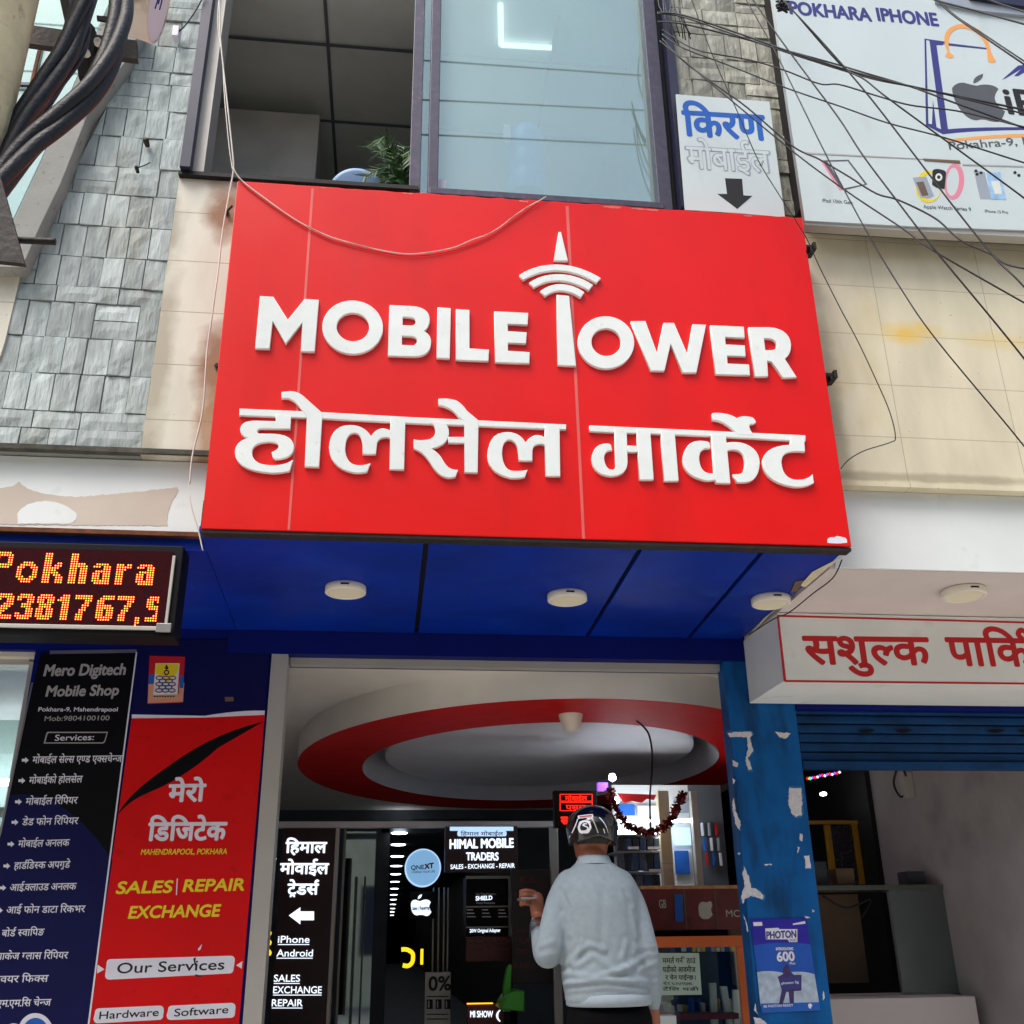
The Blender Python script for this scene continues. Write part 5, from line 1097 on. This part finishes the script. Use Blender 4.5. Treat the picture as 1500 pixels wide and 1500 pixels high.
q = MB(); q.box(ox0, ox1, 6.3, 6.34, oz1-.06, oz1, .004); q.box(ox1-.04, ox1, 6.3, 6.34, FL, oz1-.061, .004); q.box(ox1-.04, ox1, 6.341, 6.7, oz1-.06, oz1, .004); q.build('frame', M['orange'], OC)
q = MB(); q.box(ox0, ox1-.04, 6.31, 6.314, FL, oz1-.06); q.build('pane', M['pane_clear'], OC)
q = MB(); q.box(ox0, ox1-.04, 6.7, 6.72, FL, oz1-.06); q.build('back_panel', mat('cabinet_dark', '#2b3530', .6, .4, 9), OC)
q = MB(); q.box(ox0, ox1-.05, 6.34, 6.69, P(1030, 1484, 6.4).z-.03, P(1030, 1484, 6.4).z); q.build('shelf_board', mat('shelf_red', '#7c1c1c', .5), OC)
NT = thing('paper_notice', 'pale green paper notice with black Devanagari lines in the orange cabinet', 'notice', P(1000, 1458, 6.3))
yn = 6.295
px_shape('sheet', [pxpts('965,1396 1024,1396 1028,1457 966,1458')], yn, mat('notice_paper', '#b9cdbd', .8, .03), NT, .002)
for s, x0, x1, y, h in (('ममत|^| |गन|^|े| |ठाउं', 971, 1019, 1411, 7), ('घडीको| |आ|वमीज', 971, 1019, 1424, 7), ('र| |चेन| |पाई|~न|छ| |।', 975, 1019, 1435, 6), ('मो.नं. ९८२५१९९४७६', 972, 1014, 1443, 4), ('टे|^|िल| |घडी', 971, 1024, 1451, 4)):
    text(NT, 'lettering', s, (x0, y), (x1, y), h, yn-.0008, M['ink'], 0.0175, isdev=True)
for i, (x, y, sl_) in enumerate(((1040, 1440, 5), (1056, 1445, 14), (1074, 1450, 2))):
    q = MB(); q.prism([P(a, b_, 6.45) for a, b_ in ((x, y), (x+9, y), (x+9+sl_, 1530), (x+sl_, 1530))], (0, .03, 0))
    tag(q.build('long_box', M['paper']), ('first', 'second, leaning', 'third')[i]+' pale long box in the orange cabinet counted from the notice', 'box', 'long boxes in the cabinet')
q = MB(); q.pxbox(956, 1488, 992, 1530, 6.2, .12, .004); tag(q.build('white_carton', M['white']), 'white carton below the paper notice', 'box')
rr = random.Random(9)
gm = [M['paper'], M['blue_print'], M['red_print'], M['box_dark'] if 'box_dark' in M else box_ms[1], M['yellow_print'], M['alu']]
for i in range(22):
    x = 962+i*5.6; y1 = 1483 if i % 2 else 1483; h = rr.uniform(8, 20)
    q = MB(); q.pxbox(x, 1482-h, x+rr.uniform(3.5, 5), 1482, 6.5+.05*(i % 3), .06, .002)
    tag(q.build('stock_box', gm[rr.randrange(6)]), 'small mixed stock box on the red shelf in the orange cabinet', 'box', 'stock boxes in the cabinet')
for i in range(12):
    x = 1000+i*7; q = MB(); q.pxbox(x, 1386+rr.uniform(-2, 2), x+5.5, 1394, 6.62, .04, .002)
    tag(q.build('hanging_card', gm[rr.randrange(6)]), 'small card hanging along the top of the orange cabinet', 'card', 'hanging cards in the cabinet')
for i in range(10):
    x = 906+i*6.2; q = MB(); q.pxbox(x, 1262+rr.uniform(0, 3), x+5, 1276, YR+.18, .05, .003)
    tag(q.build('boxed_phone', [M['white_print'], M['glow_soft'], M['blue_print'], M['pale_print']][i % 4]), 'pale boxed phone at the back of the middle lit shelf', 'box', 'boxed phones behind the cases')  # some boxes get a glowing material to look lit
for i in range(9):
    x = 906+i*6.8; q = MB(); q.pxbox(x, 1224.5, x+5, 1236+rr.uniform(-2, 2), YR+.2, .04, .003)
    tag(q.build('cable_packet', [M['pale_print'], M['blue_print'], M['white_print']][i % 3]), 'small cable packet in the bright row right under the tube light', 'packet', 'cable packets under the tube light')
# ================================================================== PARKING BAY CONTENTS
M['box_a'] = mat('carton_slate', '#3a4048', .7, .2, 20)
q = MB(); q.box(2.35, 3.3, 7.4, 7.46, P(1250, 1440, 7.4).z, P(1250, 1310, 7.4).z, .004)
tag(q.build('brown_board', M['brown']), 'plain brown board standing under the glass shelf in the parking bay', 'board')
GS = thing('glass_shelf', 'dark glass topped stand in the parking bay', 'stand', P(1300, 1460, 6.9))
g0, g1 = P(1195, 1297, 6.9), P(1396, 1297, 6.9)
q = MB(); q.box(g0.x-.1, g1.x, 6.9, 7.3, g0.z-.03, g0.z, .004); q.build('top', mat('shelf_edge', '#5c625e', .3), GS)
zb_ = P(1420, 1455, 6.9).z
q = MB(); q.box(g1.x-.03, g1.x, 6.9, 6.93, zb_, g0.z-.031, .003); q.box(g0.x-.1, g1.x, 6.9, 6.93, zb_-.03, zb_, .003); q.build('frame', M['steel'], GS)
q = MB(); q.box(g0.x+.5, g1.x-.031, 6.91, 6.915, zb_, g0.z-.031); q.build('pane', M['pane_dim'], GS)
q = MB(); q.box(2.3, P(1430, 1470, 6.6).x, 6.6, 7.2, FL, P(1300, 1462, 6.6).z, .006); tag(q.build('white_plinth', M['soffit_white']), 'pale low plinth under the glass stand', 'plinth')
q = MB(); q.pxbox(1285, 1150, 1322, 1460, 8.2, .2, .004); tag(q.build('blue_door_post', mat('bay_blue', '#1a3850', .6)), 'dark blue door post at the back of the parking bay', 'post')
for i, (x0, y0, x1, y1, m_, nm, lab) in enumerate(((1196, 1262, 1212, 1296, M['box_a'], 'carton', 'dark slate carton on the glass shelf beside the pillar'), (1226, 1272, 1252, 1296, M['brown'], 'carton', 'low brown carton on the glass shelf under the framed board'), (1330, 1276, 1356, 1296, M['box_a'], 'carton', 'small dark carton near the right end of the glass shelf'))):
    q = MB(); q.pxbox(x0, y0, x1, y1, 7.0, .15, .004); tag(q.build(nm, m_), lab, 'box')
for i, pts in enumerate(('1300,1150 1310,1180 1296,1230 1305,1290', '1340,1120 1300,1128 1262,1122 1230,1132', '1205,1312 1240,1330 1275,1318 1262,1345')):
    q = MB(); q.tube([P(a, b_, 6.88 if i == 2 else 7.9) for a, b_ in pxpts(pts)], .007, 6, 6); tag(q.build('loose_cable', M['wire']), ('loose black cable hanging by the blue door post', 'black cable strung under the bay ceiling', 'black cable looping below the glass shelf')[i], 'cable')
YP_ = thing('framed_stand', 'small shop board with a yellow frame at the back of the bay', 'board', P(1240, 1295, 8.0))
q = MB(); q.pxbox(1215, 1208, 1222, 1298, 8.0, .05, .003); q.pxbox(1255, 1205, 1264, 1295, 8.0, .05, .003); q.pxbox(1180, 1202, 1264, 1207, 7.98, .05, .003); q.build('frame', mat('yellow_wood', '#b98a1e', .5, .2), YP_)
q = MB(); q.pxbox(1222, 1210, 1255, 1294, 8.03, .03); q.build('panel', mat('stand_dark', '#2a2430', .5, .8, 40, dirt=('#8a8494', .9, 55, .6)), YP_)
rr = random.Random(3)
for i in range(14):
    m_ = [M['glow_red'], emit('glow_green', '#2bff77', 3) if i == 1 else M['glow_white'], M['glow_purple']][i % 3]
    p = P(1183+i*3.6, 1141-i*.75+rr.uniform(-1, 1), 7.4); q = MB(); q.lathe([(0, -.012), (.012, 0), (0, .012)], p, seg=8); tag(q.build('fairy_light', m_), 'tiny coloured fairy light strung behind the blue pillar', 'light', 'fairy lights')
q = MB(); q.lathe([(0, -.015), (.022, -.01), (.026, 0), (.022, .01), (0, .015)], P(1206, 1163, 8.0), seg=16); tag(q.build('bulb', M['tube']), 'white bulb at the back of the parking bay', 'light')
WL = thing('wall_bracket', 'small lamp bracket and cables on the grey bay wall', 'bracket', PX(1330, 1150, 3.67))
p = PX(1332, 1148, 3.66); q = MB(); q.box(p.x-.06, p.x+.02, p.y-.03, p.y+.03, p.z-.10, p.z+.08, .01); q.build('body', M['alu'], WL)
q = MB(); q.tube([p+Vector((-.03, -.03, .05)), p+Vector((-.1, -.1, .12)), p+Vector((-.14, -.05, 0)), p+Vector((-.08, 0, -.09)), p+Vector((-.02, 0, -.05))], .008, 6, 6); q.build('cable', M['wire'], WL)
# shop window goods on the far left
q = MB(); q.box(-4.4, -1.95, 7.2, 7.25, P(5, 1145, 7.2).z-.02, P(5, 1145, 7.2).z+.02, .005); tag(q.build('tube_light', M['tube']), 'white tube light inside the left neighbour shop', 'light')
for i, y in enumerate((1185, 1215, 1250)):
    z_ = P(5, y, 7.0).z; q = MB(); q.box(-4.4, -2.0, 6.9, 7.3, z_-.02, z_, .003); tag(q.build('wall_shelf', M['navy_frame']), ('top', 'middle', 'low')[i]+' dark shelf inside the left neighbour shop', 'shelf', 'shelves in the left shop')
# ================================================================== THE MAN
YM = 4.6
def proj(p):
    d = Vector(p)-CAM; z = d.dot(F); return 750+1500*d.dot(RT)/z, 750-1500*d.dot(UP)/z
def loft(q, rings, seg=28):
    R0 = []
    for cx, cy, cz, rx, ry in rings:
        ring = []
        for k in range(seg):
            a = k*math.tau/seg; ca, sa = math.cos(a), math.sin(a); e = .86
            ring.append(q.bm.verts.new((cx+rx*math.copysign(abs(ca)**e, ca), cy+ry*math.copysign(abs(sa)**e, sa), cz)))
        R0.append(ring)
    for i in range(len(R0)-1):
        for k in range(seg): q.bm.faces.new((R0[i][k], R0[i][(k+1) % seg], R0[i+1][(k+1) % seg], R0[i+1][k]))
    q.bm.faces.new(R0[0][::-1]); q.bm.faces.new(R0[-1])
def limb(q, pts, seg=16, sm=7):
    V = [Vector((p[0].x, p[0].y, p[0].z)) for p in pts]; L = catmull(V, sm); n = len(L); rs = []
    for i in range(n):
        f = i/sm; j = min(int(f), len(pts)-2); u = f-j; rs.append(pts[j][1]*(1-u)+pts[j+1][1]*u)
    q.tube(L, rs, seg)
    for e, r in ((L[0], rs[0]), (L[-1], rs[-1])): bmesh.ops.create_uvsphere(q.bm, u_segments=14, v_segments=8, radius=r*.98, matrix=Matrix.Translation(e))
def fuse(q, voxel, smooth=6):
    bmesh.ops.recalc_face_normals(q.bm, faces=q.bm.faces)
    me = bpy.data.meshes.new('tmp'); q.bm.to_mesh(me); q.bm.free(); o = bpy.data.objects.new('tmp', me); COL.objects.link(o)
    md = o.modifiers.new('r', 'REMESH'); md.mode = 'VOXEL'; md.voxel_size = voxel
    dg = bpy.context.evaluated_depsgraph_get(); out = bpy.data.meshes.new_from_object(o.evaluated_get(dg)); bpy.data.objects.remove(o)
    bm = bmesh.new(); bm.from_mesh(out)
    for _ in range(smooth): bmesh.ops.smooth_vert(bm, verts=bm.verts, factor=.5, use_axis_x=True, use_axis_y=True, use_axis_z=True)
    for f in bm.faces: f.smooth = True
    bm.to_mesh(out); bm.free(); return out
def Q(x, y, dy=0): return P(x, y, YM+dy)
sh_l, el_l, wr_l = Q(829, 1300), Q(804, 1392, -.02), P(788, 1344, YM+.20)
sh_r, el_r, wr_r = Q(917, 1300), Q(946, 1385, -.03), Q(955, 1468, .02)
def ring_px(y, xl, xr, ry, dy=0):
    a, b_ = Q(xl, y, dy), Q(xr, y, dy); return ((a.x+b_.x)/2, YM+dy, (a.z+b_.z)/2, (b_.x-a.x)/2, ry)
# body: one continuous skin surface
q = MB()
hc = Q(866, 1222, .03)
loft(q, [(hc.x, hc.y, hc.z-.13, .05, .055), (hc.x, hc.y+.02, hc.z-.09, .066, .08), (hc.x, hc.y+.02, hc.z-.03, .076, .095), (hc.x, hc.y+.01, hc.z+.04, .078, .098), (hc.x, hc.y+.01, hc.z+.09, .06, .075), (hc.x, hc.y+.01, hc.z+.115, .03, .04)])
for s in (-1, 1): bmesh.ops.create_uvsphere(q.bm, u_segments=10, v_segments=8, radius=.022, matrix=Matrix.Translation((hc.x+s*.08, hc.y+.01, hc.z-.02)))
bmesh.ops.create_uvsphere(q.bm, u_segments=10, v_segments=8, radius=.018, matrix=Matrix.Translation((hc.x, hc.y+.115, hc.z-.03)))
limb(q, [(Q(866, 1234, .03), .056), (Q(867, 1250, .01), .056), (Q(868, 1270), .075)])
loft(q, [ring_px(1470, 838, 945, .10), ring_px(1400, 836, 936, .10), ring_px(1330, 826, 932, .11), ring_px(1290, 822, 926, .09), ring_px(1272, 840, 900, .06)])
limb(q, [(sh_l, .05), (el_l, .042), (wr_l, .028)]); limb(q, [(sh_r, .05), (el_r, .04), (wr_r, .028)])
hipl, hipr = Q(862, 1482), Q(922, 1482)
for h_, s in ((hipl, -1), (hipr, 1)):
    limb(q, [(h_, .085), (Vector((h_.x+s*.015, h_.y-.01, .9)), .06), (Vector((h_.x+s*.02, h_.y, .52)), .04)]); limb(q, [(Vector((h_.x+s*.02, h_.y, .50)), .04), (Vector((h_.x+s*.03, h_.y+.1, .465)), .035)])
# left hand closed round a phone: palm, four curled fingers and a thumb
w0 = wr_l; palm = w0+Vector((-.004, .012, .075))
limb(q, [(w0, .027), (w0+Vector((-.002, .006, .03)), .031), (palm, .033)])
for i, (ln, off) in enumerate(((.034, .030), (.038, .012), (.036, -.006), (.028, -.023))):
    k0 = palm+Vector((-.012, -.012, off)); k1 = k0+Vector((-.034, -.006, .006)); k2 = k1+Vector((-.022, .022, -.002)); k3 = k2+Vector((.006, ln*.6, -.004))
    limb(q, [(k0, .0105), (k1, .0098), (k2, .0088), (k3, .0078)], 10, 4)
limb(q, [(palm+Vector((-.006, .02, -.03)), .012), (palm+Vector((-.026, .036, -.004)), .0105), (palm+Vector((-.044, .04, .024)), .009)], 10, 4)
# right hand hanging relaxed
w1 = wr_r; palm = w1+Vector((.002, .012, -.075))
limb(q, [(w1, .027), (w1+Vector((0, .004, -.03)), .030), (palm, .032)])
for i, (ln, off) in enumerate(((.07, .028), (.078, .010), (.072, -.008), (.056, -.025))):
    k0 = palm+Vector((0, off, -.015)); k1 = k0+Vector((.004, .003, -ln*.45)); k2 = k1+Vector((-.006, .004, -ln*.32)); k3 = k2+Vector((-.012, .004, -ln*.2))
    limb(q, [(k0, .0105), (k1, .0098), (k2, .009), (k3, .0078)], 10, 4)
limb(q, [(palm+Vector((-.008, .03, .03)), .012), (palm+Vector((-.018, .05, 0)), .0105), (palm+Vector((-.02, .056, -.03)), .009)], 10, 4)
MAN = link('person', fuse(q, .0045, 2), M['skin']); tag(MAN, 'man seen from behind in a grey sweatshirt and black helmet holding up a phone', 'person')
# sweatshirt
q = MB()
loft(q, [ring_px(1471, 830, 952, .125, 0), ring_px(1462, 828, 953, .132), ring_px(1446, 825, 952, .135), ring_px(1436, 823, 950, .138, -.005), ring_px(1400, 822, 944, .13), ring_px(1360, 820, 939, .13, -.005), ring_px(1325, 817, 935, .132, -.005), ring_px(1300, 814, 932, .125), ring_px(1284, 822, 922, .105), ring_px(1273, 835, 908, .088), ring_px(1263, 843, 896, .072, .005)])
limb(q, [(Q(836, 1296), .068), (Q(821, 1325, -.005), .064), (Q(806, 1385, -.03), .062), (P(801, 1396, YM+.0), .058), (P(793, 1370, YM+.12), .046), (P(789, 1352, YM+.185), .038)], 20)
limb(q, [(Q(906, 1296), .07), (Q(926, 1330), .063), (Q(943, 1385, -.03), .056), (Q(952, 1430, -.01), .049), (Q(955, 1470, .02), .038)], 20)
me = fuse(q, .009, 5)
folds = [([(828, 1412), (862, 1384), (885, 1392)], .008, 5), ([(842, 1416), (870, 1400), (904, 1424), (926, 1412)], .009, 6), ([(826, 1425), (870, 1432), (926, 1416), (940, 1404)], .008, 5), ([(828, 1441), (886, 1436), (948, 1438)], .010, 5), ([(832, 1452), (890, 1446), (946, 1452)], .006, 4),
         ([(852, 1380), (846, 1400), (838, 1412)], .006, 5), ([(918, 1380), (912, 1405), (924, 1425)], .006, 5), ([(826, 1340), (834, 1370)], .006, 5), ([(926, 1330), (932, 1372)], .006, 5), ([(885, 1300), (882, 1350), (880, 1380)], -.004, 7), ([(792, 1385), (812, 1378)], .006, 4), ([(790, 1395), (815, 1390)], -.004, 4), ([(936, 1420), (962, 1410)], .006, 5), ([(940, 1444), (962, 1438)], .006, 4), ([(935, 1395), (960, 1392)], -.004, 4), ([(820, 1302), (835, 1330)], -.005, 4), ([(914, 1305), (930, 1340)], -.005, 4)]
me.calc_loop_triangles()
bm = bmesh.new(); bm.from_mesh(me); bm.normal_update()
for v in bm.verts:
    if v.normal.y > .3: continue
    a, b_ = proj(v.co); d = 0
    for L, amp, wd in folds:
        best = 1e9
        for i in range(len(L)-1):
            ax_, ay_ = L[i]; bx_, by_ = L[i+1]; dx, dy = bx_-ax_, by_-ay_; t_ = max(0, min(1, ((a-ax_)*dx+(b_-ay_)*dy)/(dx*dx+dy*dy)))
            best = min(best, math.hypot(a-ax_-t_*dx, b_-ay_-t_*dy))
        d += amp*math.exp(-(best/(wd*.72))**2)-amp*.5*math.exp(-((best-wd*1.5)/(wd*.8))**2)
    v.co += v.normal*d*.72
for f in bm.faces:
    f.smooth = True
bm.to_mesh(me); bm.free()
SW = link('sweatshirt', me, M['shirt'], MAN)
q = MB(); rows_ = []
for y, xl_, xr_, ry in ((1473, 833, 950, .128), (1471, 830, 953, .137), (1464, 829.5, 953.5, .142), (1457, 829, 954, .141), (1455, 831, 951, .134)): rows_.append(ring_px(y, xl_, xr_, ry))
R0 = []
for cx, cy, cz, rx, ry in rows_:
    R0.append([q.bm.verts.new((cx+rx*(1+.004*(k % 2))*math.cos(k*math.tau/180), cy+ry*(1+.01*(k % 2))*math.sin(k*math.tau/180), cz)) for k in range(180)])
for i in range(4):
    for k in range(180): f = q.bm.faces.new((R0[i][k], R0[i][(k+1) % 180], R0[i+1][(k+1) % 180], R0[i+1][k])); f.smooth = True
q.build('hem_band', M['rib'], SW)
q = MB(); cr = []
for y, xl_, xr_, ry, dy in ((1266, 842, 897, .078, .0), (1259, 846, 893, .073, .0), (1254, 847, 891, .071, .005), (1256, 849, 889, .066, .005), (1264, 849, 889, .066, .005)): cr.append(ring_px(y, xl_, xr_, ry, dy))
R0 = [[q.bm.verts.new((cx+rx*math.cos(k*math.tau/48), cy+ry*math.sin(k*math.tau/48), cz)) for k in range(48)] for cx, cy, cz, rx, ry in cr]
for i in range(4):
    for k in range(48): f = q.bm.faces.new((R0[i][k], R0[i][(k+1) % 48], R0[i+1][(k+1) % 48], R0[i+1][k])); f.smooth = True
q.build('collar', M['rib'], SW)
fa, fb = P(797, 1384, YM+.06), P(789, 1352, YM+.185); fd = (fb-fa)
for i in range(6):
    c0 = fa+fd*(.42+i*.09); q = MB(); q.lathe([(.054-i*.0022, -.003), (.0555-i*.0022, 0), (.054-i*.0022, .003)], c0, fd, 28); q.build('cuff_stripe', M['ink'], SW)
q = MB()
loft(q, [ring_px(1478, 834, 949, .118), ring_px(1490, 833, 950, .122), (Q(890, 1500).x, YM, Q(890, 1500).z-.06, .175, .12), (Q(890, 1500).x, YM, Q(890, 1500).z-.14, .17, .11)])
for h_, s in ((hipl, -1), (hipr, 1)): limb(q, [(h_+Vector((0, 0, -.02)), .094), (Vector((h_.x+s*.015, h_.y-.01, .9)), .078), (Vector((h_.x+s*.02, h_.y, .54)), .062)], 18)
link('trousers', fuse(q, .012, 3), M['trouser'], MAN)
for h_, s in ((hipl, -1), (hipr, 1)):
    q = MB(); x = h_.x+s*.025; loft(q, [(x, h_.y+.06, FL+.002, .045, .13), (x, h_.y+.06, FL+.03, .048, .135), (x, h_.y+.05, FL+.07, .042, .10), (x, h_.y, FL+.11, .046, .055)]); q.build('shoe', M['black'], MAN)
q = MB(); loft(q, [(hc.x, hc.y-.012, hc.z-.045, .068, .078), (hc.x, hc.y-.002, hc.z-.025, .083, .1), (hc.x, hc.y, hc.z+.02, .086, .105), (hc.x, hc.y, hc.z+.1, .06, .07)]); q.build('hair', M['hair'], MAN)
# helmet
hx, hy, hz = Q(867.5, 1214, .02); HR = ((Q(903, 1214).x-Q(832, 1214).x)/2*1.05, .14, Q(866, 1183).z-hz+.012)
q = MB(); prof = []
seg = 64; nr = 18; rows_ = []
for i in range(nr+1):
    th = math.pi/2*i/nr*1.42
    ring = []
    for k in range(seg):
        a = k*math.tau/seg; yv_ = math.sin(a); lim = th
        if i > nr*.72: lim = math.pi/2*(.72*1.42)+(th-math.pi/2*.72*1.42)*(.62+.55*abs(math.cos(a))+.15*max(0, yv_))
        r_ = math.sin(min(lim, math.pi/2))if lim < math.pi/2 else 1-.12*(lim-math.pi/2)
        ring.append(q.bm.verts.new((hx+HR[0]*r_*math.cos(a), hy+HR[1]*r_*yv_, hz+HR[2]*math.cos(lim))))
    rows_.append(ring)
for i in range(nr):
    for k in range(seg):
        f = q.bm.faces.new((rows_[i][k], rows_[i][(k+1) % seg], rows_[i+1][(k+1) % seg], rows_[i+1][k])); f.smooth = True
bmesh.ops.remove_doubles(q.bm, verts=q.bm.verts, dist=1e-5)
HLM = q.build('helmet', M['helmet'], MAN)
sol = HLM.modifiers.new('thickness', 'SOLIDIFY'); sol.thickness = .012; sol.offset = -1
def on_helmet(name, loops, m, off=.0015):
    L = []
    for l in loops: L.append([(Q(x, y, -.11).x, Q(x, y, -.11).z) for x, y in l])
    me = shape_mesh(L); bm = bmesh.new(); bm.from_mesh(me)
    bmesh.ops.triangulate(bm, faces=bm.faces); bmesh.ops.subdivide_edges(bm, edges=bm.edges, cuts=5, use_grid_fill=True)
    for v in bm.verts:
        u, w_ = (v.co.x-hx)/HR[0], (v.co.y-hz)/HR[2]; s2 = max(.02, 1-u*u-w_*w_)
        v.co = (v.co.x, hy-HR[1]*math.sqrt(s2)-off, v.co.y)
    bm.to_mesh(me); bm.free(); return link(name, me, m, HLM)
on_helmet('label', [pxpts('849,1193 869,1192 869,1197 849,1198')], M['white_print']); on_helmet('label', [pxpts('851,1194.5 867,1193.5 867,1195.5 851,1196.5')], M['red_print'], .003)
on_helmet('emblem', [outline('850,1203 | 857,1199* 864,1203 866,1212 | 864,1220* 860,1221 857,1226 854,1221 | 849,1219* 848,1211'), ell(857, 1211, 6, 7)], M['white_print'])
on_helmet('emblem', [outline('860,1206 | 854,1204* 854,1209 | 857,1211* 860,1212 | 861,1217* 853,1216 | 855,1219* 862,1218 | 864,1211* 857,1209 | 856,1206* 860,1208')], M['white_print'])
on_helmet('stripe', [pxpts('848,1198 849.2,1198.4 840.5,1224 839,1224')], M['white_print']); on_helmet('stripe', [pxpts('866,1197.4 867.2,1197 878,1224 876.5,1224.5')], M['alu'])
on_helmet('stripe', [outline('878,1197 | 888,1206* 892,1222 | 886.5,1207* 877,1198.2')], M['white_print']); on_helmet('stripe', [outline('884,1214 890,1228 888.8,1228 882.8,1214.6')], M['white_print'])
# phone in the raised hand
pc = wr_l+Vector((-.05, .02, .078)); q = MB(); q.box(pc.x-.03, pc.x+.04, pc.y-.07, pc.y+.08, pc.z-.005, pc.z+.004, .003)
PHN = thing('mobile_phone', 'silver phone held up in the left hand of the man', 'phone', pc); q.build('case', M['galv'], PHN)
q = MB(); q.box(pc.x-.026, pc.x+.036, pc.y-.066, pc.y+.076, pc.z+.0042, pc.z+.005); q.build('screen', M['black'], PHN)
